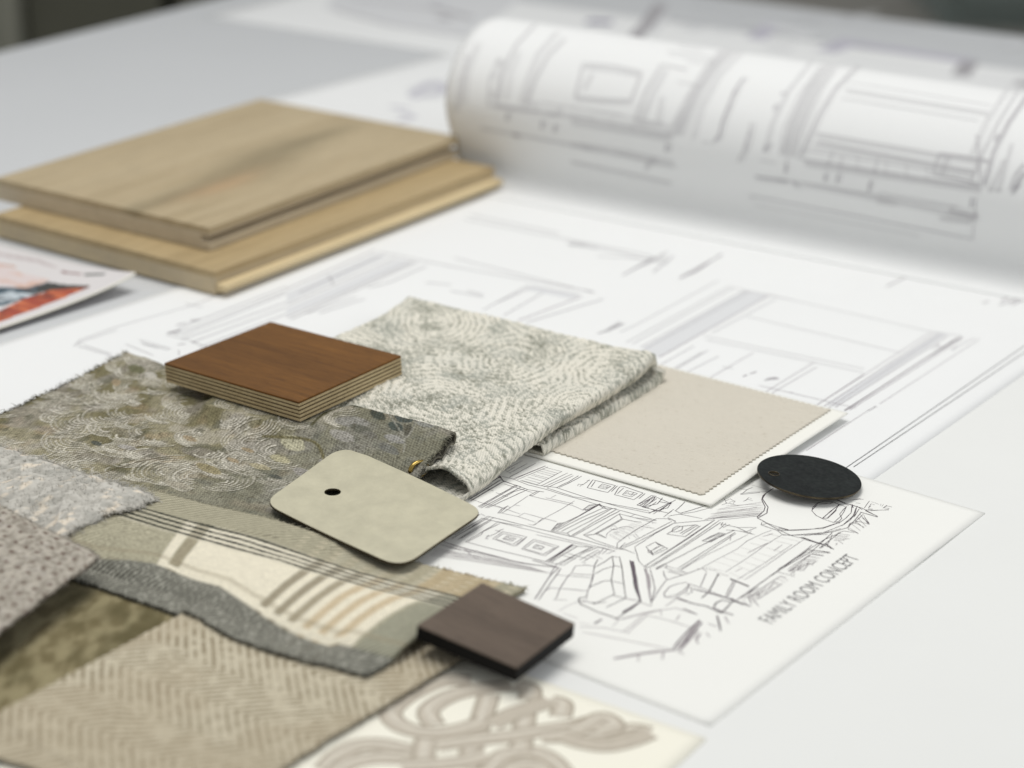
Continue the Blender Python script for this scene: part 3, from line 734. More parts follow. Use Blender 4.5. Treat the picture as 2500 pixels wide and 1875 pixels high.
# boards and curtain on the right wall
S(QB, .0003, M_, '640 1050 900 900 1300 702;850 1025 1200 840 1300 760 1450 690 1535 658;1080 1068 1300 930 1480 800 1640 702;1270 1145 1500 990 1700 850 1845 752;1200 1140 1480 970 1730 800;520 1010 620 1040 720 1080;1000 1070 1120 1110;860 1025 1000 1055')
hatch(QB, '900 1010 1500 690', '1060 1060 1620 720', 8, .00018, F_); hatch(QB, '1120 1070 1640 720', '1260 1130 1820 760', 8, .00018, F_)
S(QB, .0005, F_, '1180 1060 1250 1030;1300 880 1500 780;1450 720 1550 690;1560 860 1640 800;1130 760 1140 700')
S(QB, .0004, D_, '1730 712 1880 745;1820 722 1960 770 2080 802 2135 842;1830 740 2070 810;2082 790 2010 835;2080 800 2130 700;1590 1062 1880 855 2050 750 2211 682;1270 1300 1420 1180 1590 1062;1200 1335 1500 1120 1870 852 1930 800;1580 1062 1700 1092;1890 850 2000 858 2105 872;1880 870 2100 880;1700 1090 1760 1110')
S(QB, .0006, D_, '1130 1132 1210 1165 1312 1212;1140 1140 1300 1205')
hatch(QB, '1700 1060 1930 890', '1800 1050 2040 905', 8, .00022, F_); S(QB, .0003, M_, '1700 1062 1930 885 2050 905;1720 1050 1760 1020 1790 1050 1830 980 1870 1000 1900 960;1880 980 1930 1000 1960 960;1760 1100 1750 1040 1720 1100')
hatch(QB, '1350 1300 1620 1110', '1420 1330 1700 1150', 10, .0003, F_); S(QB, .0004, M_, '1330 1300 1620 1105 1680 1120;1380 1280 1410 1260 1400 1310 1470 1220 1480 1260 1560 1170 1600 1180;1400 1330 1640 1180'); S(QB, .0004, F_, '1300 1290 1370 1370;1250 1330 1310 1400;1320 1270 1400 1340')
# vase and arch details
S(QD, .0005, D_, '330 670 340 632 390 592 450 573 540 582 592 605 560 662 480 740 430 742 370 712 330 670;330 660 380 610;430 742 540 650 600 608')
S(QD, .0004, D_, '540 580 500 602 480 598 400 602;480 742 570 662;430 745 540 782 592 770 620 742 600 700 660 630;540 782 610 722 640 680 670 622;600 605 660 630;440 740 520 660;560 780 600 790')
S(QD, .0004, D_, '540 545 620 580 700 608 820 642 970 725;560 555 690 618;722 608 710 690 660 740 600 782 430 842 100 856 0 842;770 622 745 710 700 760 640 802 440 882 100 908;760 640 730 720 620 815;812 680 745 760 680 832 540 872 400 895 250 912;0 830 100 855;790 650 740 730')
S(QD, .0006, D_, '700 605 780 630;770 625 820 655;800 680 970 730;850 665 972 722;720 605 730 640')
S(QD, .0003, D_, '620 541 730 528;690 562 835 555;740 560 810 545;760 590 800 595;840 642 862 610 892 572;850 660 920 650 880 640 905 620;880 650 920 655;1020 642 1060 620 1112 630;1030 640 1090 645;1040 660 1080 650;900 670 1000 660;870 665 1080 660;880 640 910 600 940 610')
hatch(QD, '910 580 1060 612', '940 590 1030 635', 6, .0002, D_)
S(QD, .0004, D_, '680 830 700 790 780 770 890 800;690 852 740 870 782 892;680 832 690 855;750 770 790 742 830 700 850 740 890 790;580 885 640 865 740 880;760 770 760 790 800 805;820 735 860 770 890 800;690 800 760 790 840 830')
hatch(QD, '690 835 800 700', '780 885 880 800', 5, .00022); hatch(QD, '570 890 540 960', '700 905 640 960', 6, .00022)
S(QD, .0004, D_, '400 1030 500 960 590 888;225 930 330 965 450 1002 545 1045 460 985;240 925 440 1000;290 1052 400 1060 512 1080;400 1032 440 1002 420 1030;0 1252 160 1160 330 1062 530 880;0 1240 280 1070;460 985 520 1040')
S(QD, .0003, M_, '555 990 575 985 565 1005;590 960 630 990;620 950 700 940;90 1250 150 1200 330 1085 440 1110;110 1260 200 1200 190 1250 260 1190 300 1200;150 1250 250 1250 300 1180;300 1190 380 1160'); hatch(QD, '130 1240 330 1090', '250 1240 440 1110', 8, .00022)
ik.build('pen_drawing', SK_INKS, sk)

# printed caption on the sketch
t0, t1 = P(1884, 1524, .00066), P(2099, 1364, .00066)
fc = bpy.data.curves.new('caption', 'FONT'); fc.body = 'FAMILY ROOM CONCEPT'; fc.size = 1.0
fo = bpy.data.objects.new('caption', fc); COL.objects.link(fo)
bpy.context.view_layer.update()
wd = fo.dimensions.x
dr = (t1 - t0); ln = np.linalg.norm(dr); dr /= ln
upv = np.array([-dr[1], dr[0], 0])
k = ln / wd; kh = .0062 / .70
dg = bpy.context.evaluated_depsgraph_get(); me = bpy.data.meshes.new_from_object(fo.evaluated_get(dg))
base = t0 - world_loc(sk)
co = np.zeros(len(me.vertices) * 3); me.vertices.foreach_get('co', co); co = co.reshape(-1, 3)
co = base + co[:, :1] * k * dr + co[:, 1:2] * kh * upv + np.array([0, 0, .0000])
me.vertices.foreach_set('co', co.ravel()); me.update()
me.materials.clear(); me.materials.append(plain('caption_ink', (126, 124, 125), .8, .1))
bpy.data.objects.remove(fo)
fo = bpy.data.objects.new('caption', me); COL.objects.link(fo); fo.parent = sk
stamp_flat(CK, .0007)

# ------------------------------------------------------------------ cream card with a strapwork ornament
c0, c1 = P(1724, 1802, .0008), P(1180, 1612, .0008)
eb2 = (c1 - c0) / np.linalg.norm(c1 - c0); ed2 = np.array([-eb2[1], eb2[0], 0])
CC = [c0 + eb2 * .17 + ed2 * .15, c0 + ed2 * .15, c0, c0 + eb2 * .17]
card = sheet('ornament_card', 'cream card printed with a grey beige interlaced strapwork ornament, in front', CC, .0008, paper_d, 30, None, .00054, 'card')
ik = Ink(.00084, 12)
QE = lambda s: poly(s, 700, 1500, 2)
om = [plain('ornament_' + n, c, .7, .2, .04, 300) for n, c in (('shade', (158, 148, 132)), ('mid', (184, 175, 160)), ('light', (202, 194, 180)), ('pale', (216, 210, 197)))]
def curve(pl, n=10):
    p = [np.array(a, float) for a in pl]; p = [2 * p[0] - p[1]] + p + [2 * p[-1] - p[-2]]; out = []
    for i in range(1, len(p) - 2):
        for j in range(n):
            t = j / n
            out.append(tuple(.5 * ((2 * p[i]) + (-p[i - 1] + p[i + 1]) * t + (2 * p[i - 1] - 5 * p[i] + 4 * p[i + 1] - p[i + 2]) * t * t + (-p[i - 1] + 3 * p[i] - 3 * p[i + 1] + p[i + 2]) * t ** 3)))
    return out + [tuple(p[-2])]
def strap(s, w=.0076):
    pl = curve(QE(s)); pl2 = pl
    off = [(x, y) for x, y in pl]
    ik.line(off, w * 1.0, 0); ik.line(off, w * .84, 1); ik.line(off, w * .62, 2); ik.line(off, w * .2, 1); 
    ik.line([(x, y - 5) for x, y in pl], w * .16, 3)
    ik.z += 2e-6
ORN = ['180 760 250 690 350 640 460 635 560 655 640 665', '200 800 300 730 430 700 560 700 640 690', '665 760 670 670 690 575', '880 760 905 650 945 530 990 390', '1140 660 1155 570 1165 480',
       '730 640 900 615 1080 595 1250 568 1420 540 1560 505', '560 740 700 735 850 720 980 690', '1000 540 1090 490 1190 455 1285 425', '985 770 1060 690 1190 670 1290 710 1370 800', '1050 800 1120 745 1220 745 1290 800',
       '900 322 760 325 640 372 555 425 508 480 535 530 620 568 730 578 850 562 960 525', '1095 345 960 362 830 388 735 432 690 480 720 540', '1180 420 1190 368 1120 345', '1335 500 1345 440 1285 420',
       '1240 600 1350 590 1450 550 1540 505 1600 545 1520 575', '1340 590 1440 625 1560 640 1680 615 1775 578', '1775 578 1690 562 1580 590 1460 600']
for s in ORN: strap(s)
ik.build('ornament_print', om, card)
stamp_flat(CC, .0009)

# ================================================================== OAK PLANKS
def plank(name, label, px_front, px_right, px_left, z1, z0, kind, seed):
    """tongue and groove board: corners of its top face as seen, heights of top and bottom"""
    A, B, C = P(*px_front, z1), P(*px_right, z1), P(*px_left, z1)
    ex = B - A; Lx = np.linalg.norm(ex); ex /= Lx
    ey = C - A; ey -= ex * (ey @ ex); Ly = np.linalg.norm(ey); ey /= Ly
    o = thing(name, label, 'wood plank', (A + ex * Lx / 2 + ey * Ly / 2) - (0, 0, z1 - z0))
    o.rotation_euler = (0, 0, math.atan2(ex[1], ex[0]))
    h = z1 - z0
    def sweep(prof, pname, mat, col=None, bev=.0004):
        n = len(prof)
        V = [(-Lx / 2, y - Ly / 2, z) for y, z in prof] + [(Lx / 2, y - Ly / 2, z) for y, z in prof]
        F = [tuple(range(n)), tuple(range(2 * n - 1, n - 1, -1))] + [((i + 1) % n, i, n + i, n + (i + 1) % n) for i in range(n)]
        me = bpy.data.meshes.new(pname); me.from_pydata(V, [], F); me.update()
        me.materials.append(mat)
        ob = bpy.data.objects.new(pname, me); COL.objects.link(ob); ob.parent = o
        if bev: bevel(ob, bev)
        return ob
    top = wood_mat('oak_veneer_%d' % seed, (168, 150, 117) if kind == 'groove' else (166, 145, 108), (190, 174, 143) if kind == 'groove' else (188, 167, 128), True, 0, 1.0, .5, .6)
    core = wood_mat('oak_core_%d' % seed, (184, 170, 146), (206, 193, 168) if kind == 'groove' else (206, 188, 152), None, 0, .5, .75, .3)
    w = .0032
    if kind == 'groove':
        prof = [(0, 0), (Ly, 0), (Ly, h - w), (.0002, h - w), (.0002, h * .62), (.006, h * .60), (.006, h * .36), (.0002, h * .34)]
        sweep(prof, 'core', core)
    else:
        cr = sweep([(0, 0), (Ly, 0), (Ly, h - w), (0, h - w)], 'core', core)
        tg = sweep([(-.0068, h * .20), (-.0005, h * .16), (-.0005, h * .52), (-.0068, h * .48)], 'tongue', wood_mat('oak_tongue', (198, 177, 136), (220, 202, 164), None, 0, .8, .6, .2), bev=.0008)
        tg.parent = cr
    # wear layer as a grid so that its knots and mineral streak sit in the wood itself
    n, m = 120, 90
    x, y = np.meshgrid(np.linspace(-Lx / 2, Lx / 2, n), np.linspace(-Ly / 2, Ly / 2, m), indexing='ij')
    rx, ry = x / Lx, y / Ly
    c = np.ones((n, m, 3))
    if kind == 'groove':
        cy = -.18 + .13 * (rx + .5) + .02 * np.sin(rx * 9)
        wd = .05 + .07 * np.exp(-((rx - .0) / .22) ** 2)
        s = np.exp(-((ry - cy) / wd) ** 2) * sstep(.55, .25, rx) * (.65 + .5 * fbm(x * 60, y * 900, 2))
        c = mixc(c, (.56, .56, .52), np.clip(s * .9, 0, 1))
        s2 = np.exp(-((ry - cy + .05) / .05) ** 2) * np.exp(-((rx + .22) / .14) ** 2)
        c = mixc(c, (1.02, .88, .80), np.clip(s2 * .9, 0, 1))
    c *= (.95 + .10 * fbm(x * 18, y * 300, seed, 4))[..., None]
    X = np.stack([x, y, np.full_like(x, h)], -1)
    # built in the thing's own frame
    N = n * m
    V = np.concatenate([X.reshape(-1, 3), (X - (0, 0, w - .00005)).reshape(-1, 3)])
    ring = np.concatenate([np.arange(m), np.arange(1, n) * m + m - 1, (n - 1) * m + np.arange(m - 2, -1, -1), np.arange(n - 2, 0, -1) * m]); r2 = np.roll(ring, -1)
    F = np.concatenate([grid_faces(n, m), grid_faces(n, m, N, True), np.stack([ring, r2, r2 + N, ring + N], -1)])
    ob = add_mesh('wear_layer', V + world_loc(o), F, top, o, None, False, np.concatenate([c.reshape(-1, 3)] * 2))
    return o
plank('oak_plank', 'lower oak plank with a tongue along its long edge, under the other plank', (524, 664), (1207, 408), (-20, 525), .0135, .0012, 'tongue', 3)
plank('oak_plank', 'upper oak plank with a dark streak and grooved edge, on the other plank', (511, 557), (1122, 333), (-5, 433), .0262, .0137, 'groove', 5)

# ================================================================== MAGAZINE
glossy, nt, b = new_mat('glossy_print')
at = nd(nt, 'ShaderNodeAttribute', attribute_name='pattern'); nt.links.new(at.outputs['Color'], b.inputs['Base Color'])
b.inputs['Roughness'].default_value = .28; b.inputs['Specular IOR Level'].default_value = .4
mc, mt, mb_ = P(330, 663, .011), P(0, 593, .006), P(0, 788, .006)
n, m = 200, 160
dt_, db_ = (mt - mc), (mb_ - mc)
dt_ = dt_ * np.array([1, 1, 0]); db_ = db_ * np.array([1, 1, 0])
dt_ /= np.linalg.norm(dt_); db_ /= np.linalg.norm(db_)
u, v = np.meshgrid(np.linspace(0, .20, n), np.linspace(0, .16, m), indexing='ij')
X = mc + u[..., None] * db_ + v[..., None] * dt_
X[..., 2] = .0035 + .0060 * np.exp(-(u + v) / .035) + .0012 * np.exp(-u / .02)
C = np.ones((n, m, 3)) * lin((222, 218, 218))
def px_uv(x, y, z=.006):
    p = P(x, y, z) - mc; p[2] = 0
    A = np.stack([db_[:2], dt_[:2]], 1); return np.linalg.solve(A, p[:2])
def m_poly(pts, col, soft_=0):
    q = [px_uv(*p) for p in pts]; msk = np.zeros((n, m), bool)
    for i in range(len(q)):
        (x0, y0), (x1, y1) = q[i], q[(i + 1) % len(q)]
        if y0 == y1: continue
        msk ^= ((v >= min(y0, y1)) & (v < max(y0, y1))) & (u < x0 + (v - y0) * (x1 - x0) / (y1 - y0))
    C[msk] = (np.asarray(col)[msk] if np.ndim(col) == 3 else lin(col))
S1 = lambda s: poly(s, 0, 380, 3.16)
nz = fbm(u * 260, v * 90, 3); nz2 = fbm(u * 120, v * 120, 6)
org = mixc(np.ones((n, m, 3)) * lin((164, 64, 36)), lin((204, 108, 62)), sstep(.35, .65, nz)); org = mixc(org, lin((110, 40, 22)), sstep(.55, .75, nz2) * .8)
blu = mixc(np.ones((n, m, 3)) * lin((52, 78, 92)), lin((196, 206, 212)), sstep(.42, .6, nz2)); blu = mixc(blu, lin((30, 36, 40)), sstep(.55, .7, nz) * .8)
pnk = mixc(np.ones((n, m, 3)) * lin((222, 208, 206)), lin((214, 168, 140)), sstep(.5, .62, nz) * .6)
m_poly(S1('-400 700 0 820 200 890 390 945 200 1010 -400 900'), pnk)
m_poly(S1('-500 900 0 985 200 1000 380 955 330 1030 100 1110 0 1140 -600 1250'), blu)
m_poly(S1('370 960 500 985 700 1010 640 1035 400 1022 240 1050 300 1000'), (48, 50, 46))
m_poly(S1('400 1020 690 1018 300 1150 -500 1420 -700 1300 0 1165 200 1070'), org)
for a_, c_ in (('470 880 640 915 640 925 480 900', (150, 120, 120)), ('650 915 820 930 800 945 660 935', (110, 112, 110)), ('-200 690 300 790 440 850 430 862 280 810 -200 712', (196, 186, 186)), ('-300 760 120 830 120 842 -300 775', (200, 160, 140))):
    m_poly(S1(a_), c_)
mg = thing('magazine', 'glossy magazine page with orange and blue picture, its corner lifted beside the oak planks', 'magazine', X[n // 2, m // 2] * (1, 1, 0) + (0, 0, .003))
grid_solid('cover', X, .0012, [glossy, paper_d], mg, C, side_mat=1)

# ================================================================== DRAPED CLOTH
def para(*c): return [np.array(x, float) for x in c]
def cloth_grid(corners, step=.0005, wob=.0006, seed=0, pink=None):
    """bilinear plan grid in metres with uneven cut edges; returns X (z=0), U, V in mm"""
    c = [np.array(p, float) * (1, 1, 0) for p in corners]
    lu = (np.linalg.norm(c[1] - c[0]) + np.linalg.norm(c[2] - c[3])) / 2; lv = (np.linalg.norm(c[3] - c[0]) + np.linalg.norm(c[2] - c[1])) / 2
    n, m = int(lu / step) + 2, int(lv / step) + 2
    u, v = np.meshgrid(np.linspace(0, 1, n), np.linspace(0, 1, m), indexing='ij')
    U, V = u * lu * 1000, v * lv * 1000
    def edge(t, s):
        e = wob * (fbm(t / 6, t * 0, s, 3) - .5) * 2
        if pink: e = e - pink[1] * (np.abs((t / pink[0]) % 1 - .5) * 2)
        return e
    f = lambda d: np.exp(-d * lu / .002)
    g = lambda d: np.exp(-d * lv / .002)
    uu = u + (-edge(V, seed) * f(u) + edge(V, seed + 1) * f(1 - u)) / lu
    vv = v + (-edge(U, seed + 2) * g(v) + edge(U, seed + 3) * g(1 - v)) / lv
    return bilerp(c, uu, vv), U, V, u, v
def settle(X, dil=3, sig=4.0, thick=.0012, gap=.0003):
    X[..., 2] = hsample(X[..., 0], X[..., 1], soft(dil, sig)) + thick + gap
    return X
def fibres(name, parent, edges, mat, n, length=.003, seed=1, w=.00016, up=.3, col=None):
    """short loose threads along polylines; edges: list of (points, outward)"""
    r = random.Random(seed); V = []; F = []; K = []
    for pts, out, cols in edges:
        L_ = len(pts)
        for _ in range(n):
            i = r.randrange(L_); p = np.array(pts[i]); o = np.array(out, float)
            d = o + np.array([r.gauss(0, .6), r.gauss(0, .6), r.gauss(0, up) + .05]); d /= np.linalg.norm(d)
            l = length * r.uniform(.3, 1.2); q = [p - o * .0006, p + d * l * .5 + np.array([0, 0, r.uniform(-.1, .25) * l]), p + d * l + np.array([r.gauss(0, .25), r.gauss(0, .25), r.gauss(0, .25)]) * l]
            s = np.cross(d, (0, 0, 1.0)); s /= np.linalg.norm(s) + 1e-9
            b = len(V)
            for k_, x in enumerate(q):
                ww = w * (1, .8, .5)[k_]
                V += [x + s * ww, x - s * ww * .5 + np.array([0, 0, ww]), x - s * ww * .5 - np.array([0, 0, ww])]
                K += [cols[i] if cols is not None else col] * 3
            for k_ in range(2):
                j = b + 3 * k_
                for a in range(3): F.append((j + a, j + (a + 1) % 3, j + 3 + (a + 1) % 3, j + 3 + a))
    ob = add_mesh(name, V, F, mat, parent, None, True, np.array(K), np.zeros((len(V), 2)))
    return ob
def to_uv(c, corners_uv, p):
    return None

# ---- sage swirl jacquard, folded in four
jf, jr, jb = P(1138, 1184, .007), P(1600, 878, .013), P(1003, 731, .013)
je1 = (jr - jf) * (1, 1, 0); JL = np.linalg.norm(je1); je1 /= JL
je2 = (jb - jr) * (1, 1, 0); JW = np.linalg.norm(je2); je2 /= JW
o0 = jf * (1, 1, 0)
RRJ, HH, LB, RA_ = .0034, .0020, .052, .0047
run = np.linspace(0, JL - RA_, 330)
arc = np.linspace(0, math.pi, 26)[1:-1]
back = np.linspace(JL - RA_, LB, 250)
a_ = np.concatenate([run, JL - RA_ + RA_ * np.sin(arc), back])
zt = HH + .0018 + .0004
zc = np.concatenate([zt + 2 * RRJ * sstep(LB - .055, LB + .012, run) - .0006 * sstep(.03, .0, run) + 2 * (RA_ - RRJ) * sstep(JL - .028, JL - RA_, run), zt + RA_ + RA_ * np.cos(arc), np.full(len(back), zt)])
nx = np.concatenate([run * 0, np.sin(arc), back * 0]); nz_ = np.concatenate([run * 0 + 1, np.cos(arc), back * 0 - 1])
s_ = np.concatenate([[0], np.cumsum(np.hypot(np.diff(a_), np.diff(zc)))])
# cross-section: outer sheet -> half round at the right -> inner sheet
bq = np.concatenate([np.linspace(JW, .0022, 270), np.zeros(9), np.linspace(.0022, .045, 70)])
ph = np.linspace(0, math.pi, 11)[1:-1]
bq[270:279] = .0022 - .0022 * np.sin(ph)
off = np.concatenate([np.ones(270), np.cos(ph), -np.ones(70)])
q_ = np.concatenate([[0], np.cumsum(np.hypot(np.diff(bq), np.diff(off) * HH))])
Sg, Qg = np.meshgrid(s_, q_, indexing='ij')
om_ = off[None, :] * HH * np.ones((len(s_), 1))
mouth = np.exp(-Sg / .012)                         # the fold gapes at its front end
puff = mouth * np.sin(np.clip((bq[None, :] - .001) / .026, 0, 1) * math.pi)
om_ = om_ + np.where(off[None, :] > .5, 1, 0) * puff * .0060
loose = .0011 * (fbm(Sg * 38, bq[None, :] * 38 + 3, 4, 3) - .5) * sstep(0, .02, bq[None, :])
om_ = om_ + loose * (off[None, :] > .5) + (off[None, :] > -.6) * .0016 * np.exp(-((bq[None, :] - .004) / .007) ** 2)
aa = a_[:, None] + nx[:, None] * om_
zz = zc[:, None] + nz_[:, None] * om_
bb = bq[None, :] + 0 * aa + .0022 * (fbm(Sg * 30, 0 * Sg + 2.2, 7, 2) - .5) + (.004 * sstep(JL * .9, JL + .01, Sg) - .003) * (Sg < JL)
bb = bb - .0045 * (Sg > JL + .004)                  # lower fold sticks out a little less / more
aa = aa - .006 * np.exp(-Sg / .006) * (off[None, :] < -.5) - .0025 * np.exp(-Sg / .006) * (fbm(Qg * 160, Qg * 0, 3, 3) - .4)
Um, Vm = Sg * 1000, Qg * 1000
# woven fans: rings round jittered centres
def fans(U, V, cell=33.0, seed=5):
    best = np.full(U.shape, 1e9); ring = np.zeros(U.shape); idx = np.zeros(U.shape)
    r = np.random.RandomState(seed)
    for i in range(-1, int(U.max() / cell) + 2):
        for j in range(-1, int(V.max() / cell) + 2):
            cx, cy = (i + .5 + .5 * (j % 2) + r.uniform(-.2, .2)) * cell, (j + .5 + r.uniform(-.2, .2)) * cell
            a = r.uniform(-.4, .4) + .9; st = r.uniform(1.1, 1.5)
            dx, dy = U - cx, V - cy
            x2, y2 = (dx * math.cos(a) + dy * math.sin(a)) * st, -dx * math.sin(a) + dy * math.cos(a)
            d = np.hypot(x2, y2)
            w = d + 9 * (fbm(U / 15, V / 15, i + j + 3, 2) - .5)
            sel = w < best
            best = np.where(sel, w, best); ring = np.where(sel, d, ring); idx = np.where(sel, (i * 7 + j * 13) % 5, idx)
    return ring, best, idx
ring, best, idx = fans(Um, Vm, 52.0)
wv = ring + 8.0 * (fbm(Um / 11, Vm / 11, 2, 3) - .5)
line = .5 + .5 * np.cos(wv * 2 * math.pi / 4.6)
zone = fbm(Um / 14 + 4, Vm / 14, 6, 3)
dashes = vn((Um + Vm * .6) / .55, (Vm - Um * .6) / 1.7, 3)
thr = dashes * .6 + vn(Um / .45, Vm / .45, 9) * .4
ringw = sstep(.62, .42, zone) * sstep(4, 11, ring)
val = .46 + (line - .5) * (.14 + .30 * ringw) + (thr - .5) * 1.2 - (zone - .5) * .75 + .04
f = sstep(.20, .66, val)
sage, cream = lin((166, 167, 155)), lin((232, 228, 215))
C = mixc(np.ones(Um.shape + (3,)) * sage, cream, f)
C = mixc(C, lin((116, 115, 100)), sstep(.64, .84, .5 - (val - .5) * .6 + (vn(Um / .6, Vm / .9, 12) - .5) * .5) * .65)
C = mixc(C, lin((186, 190, 184)), sstep(.50, .64, fbm(Um / 10, Vm / 10, 8, 2)) * .25 * (1 - f * .5))
rel = .00042 * line * (.25 + .75 * ringw) + .00022 * f
w_ = off[None, :]
aa = aa + nx[:, None] * rel * w_; zz = zz + nz_[:, None] * rel * w_
X = o0 + aa[..., None] * je1 + bb[..., None] * je2
X[..., 2] = np.maximum(zz, .0019)
m_j = cloth_mat('jacquard_weave', .8, 1.1, 24, .22, .95, .55, bdist=.0003)
jac = thing('fabric_swatch', 'sage and cream swirl jacquard swatch folded in four, partly under the brown tile', 'fabric swatch', (o0 + je1 * JL / 2 + je2 * JW / 2) * (1, 1, 0) + (0, 0, .0018))
# outward side: du x dv
Ntest = grid_normals(X)[100, 100, 2]
if Ntest < 0: X, C, Um, Vm = X[:, ::-1], C[:, ::-1], Um[:, ::-1], Vm[:, ::-1]
grid_solid('cloth', X, .0010, m_j, jac, C, np.stack([Um, Vm], -1), side=2, under=.9)
Xf, Cf = (X, C)
ed_ = [Xf[0, i] for i in range(X.shape[1])]
fibres('frayed_edge', jac, [(ed_, -je1, [Cf[0, i] for i in range(X.shape[1])])], m_j, 500, .0020, 4, .00014)
stamp_flat([o0, o0 + je1 * JL, o0 + je1 * JL + je2 * JW, o0 + je2 * JW], .004)
jm = [o0 + je1 * a + je2 * b for a, b in ((.0, .001), (JL, .001), (JL, JW), (.0, JW))]
_a = ((_gx - o0[0]) * je1[0] + (_gy - o0[1]) * je1[1]); _b = ((_gx - o0[0]) * je2[0] + (_gy - o0[1]) * je2[1])
_m = (_a > 0) & (_a < JL) & (_b > 0) & (_b < JW)
HMAP[_m] = np.maximum(HMAP[_m], (zt + HH + .0008 + 2 * RRJ * sstep(LB - .055, LB + .012, _a))[_m])

# ---- beige swatch glued to a white board, sliding out from under the jacquard
bR, bF, bL, bB = P(2070, 1008, .0042), P(1735, 1233, .0022), P(1215, 1088, .0015), P(1575, 880, .0018)
u, v = np.meshgrid(np.linspace(0, 1, 60), np.linspace(0, 1, 60), indexing='ij')
BC = [bL, bF, bR, bB]
X = bilerp(BC, u, v); X[..., 2] += .0006 * np.sin(v * math.pi) * u
board_m = paper_mat('white_board', (238, 237, 230))
sw = thing('swatch_card', 'beige fabric swatch with pinked edges glued on a white card, beside the swirl jacquard', 'swatch card', sum(BC) / 4 - (0, 0, .001))
grid_solid('card', X, .0006, board_m, sw)
def pinkline(t, per, amp): return amp * (1 - np.abs((t / per) % 1 - .5) * 2)
n, m = 300, 260
u, v = np.meshgrid(np.linspace(0, 1, n), np.linspace(0, 1, m), indexing='ij')
lu, lv = np.linalg.norm(bF - bL), np.linalg.norm(bR - bF)
U, V = u * lu * 1000, v * lv * 1000
ru = .074; rf = .072; rb = .03                        # margins: right side, front side, back side
z1 = pinkline(V, 3.1, .0011) / lu
uu = u * (1 - ru) ; uu = uu + (z1 - .0005) * np.exp(-(1 - u) * lu / .003)
v0 = rf * (1 - .3 * u); vv = v0 + v * (1 - v0 - rb)
vv = vv - (pinkline(U, 3.1, .0010) / lv) * np.exp(-v * lv / .003) + (pinkline(U, 3.1, .0011) / lv) * np.exp(-(1 - v) * lv / .003)
X = bilerp(BC, uu, vv); X[..., 2] += .0006 * np.sin(vv * math.pi) * uu + .0007
C = np.ones((n, m, 3)) * lin((207, 201, 188)) * (.985 + .05 * (vn(U / 3, V / .6, 3) - .5) + .03 * (fbm(U / 30, V / 30, 2) - .5))[..., None]
C = mixc(C, lin((160, 148, 126)), sstep(.82, .95, vn(U / .9, V / .9, 5)) * .3)
grid_solid('fabric', X, .0006, cloth_mat('beige_twill', .9, .9, 38, .13, .9, .35, twill=1, bdist=.0002), sw, C, np.stack([U, V], -1))

# ---- olive velvet (lowest), herringbone, tapestry, plaid, pale velvet, taupe boucle
def swatch(name, label, X, C, U, V, mat, thick, under=.75):
    o = thing(name, label, 'fabric swatch', X.mean((0, 1)) * (1, 1, 0) + (0, 0, X[..., 2].min() - thick))
    grid_solid('cloth', X, thick, mat, o, C, np.stack([U, V], -1), under=under)
    return o
def edge_pts(X, C, which, st=1):
    s = {'u0': (0, slice(None)), 'u1': (-1, slice(None)), 'v0': (slice(None), 0), 'v1': (slice(None), -1)}[which]
    return [p for p in X[s][::st]], [c for c in C[s][::st]]

oc = [P(700, 1330), P(150, 1150), P(-350, 1560), P(180, 1900)]
X, U, V, u, v = cloth_grid(oc, .0009, .0006, 1)
X = settle(X, 2, 4, .0016); X[..., 2] += .0012 * (fbm(U / 25, V / 25, 3, 2) - .5)
nz = fbm(U / 4, V / 7, 2, 4); nz2 = fbm(U / 16, V / 16, 5, 3)
C = mixc(np.ones(U.shape + (3,)) * lin((116, 106, 76)), lin((152, 142, 110)), sstep(.3, .7, nz)); C = mixc(C, lin((86, 80, 52)), sstep(.45, .75, nz2) * .6); C = mixc(C, lin((150, 142, 108)), sstep(.58, .8, nz) * .35)
swatch('fabric_swatch', 'olive green mottled velvet swatch lowest of the stack, between the boucle and the herringbone', X, C, U, V, cloth_mat('olive_velvet', .8, .8, 10, .16, .9, .4, sheen=.15), .0014)
stamp(X)

hc = [P(690, 1372, .004), P(1178, 1566, .004), P(480, 2002, .003), P(-120, 1812, .003)]
X, U, V, u, v = cloth_grid(hc, .0006, .0006, 4)
X = settle(X, 2, 5, .0016); X[..., 2] += .0010 * (fbm(U / 30, V / 30, 7, 2) - .5) + .0022 * np.exp(-((1 - u) * 100 / 9) ** 2) * 0
cw = 17.0
col_ = np.floor((V + 1.2 * (fbm(U / 6, V / 6, 3) - .5)) / cw); sgn = np.where(col_ % 2 == 0, 1, -1)
dash = (U + sgn * (V % cw) * 1.0) / 4.0 + .15 * (fbm(U / 3, V / 3, 4) - .5) + col_ * .37
l = sstep(.20, .40, np.abs((dash % 1) - .5)) * sstep(.2, .55, vn(U / 1.6 + col_ * 9, V / 1.6, 8) + .15)
thr = vn(U / .7, V / 1.3, 4)
C = mixc(np.ones(U.shape + (3,)) * lin((200, 191, 169)), lin((122, 108, 84)), np.clip(l * .85, 0, 1) * sstep(.15, .5, fbm(U / 5, V / 5, 12, 3))); C = mixc(C, lin((216, 209, 189)), sstep(.55, .8, thr) * .4 * (1 - l)); C = mixc(C, lin((174, 160, 136)), sstep(.4, .6, fbm(U / 30, V / 30, 6)) * .3)
X[..., 2] += .00025 * (1 - l)
m_h = cloth_mat('herringbone_tweed', 1.1, 1.1, 45, .16, .95, .5)
hb = swatch('fabric_swatch', 'taupe herringbone tweed swatch with a dark backing, nearest to the front of the table', X, C, U, V, m_h, .0013, .25)
stamp(X)
for w_ in ('u1', 'v0'):
    p_, c_ = edge_pts(X, C, w_)
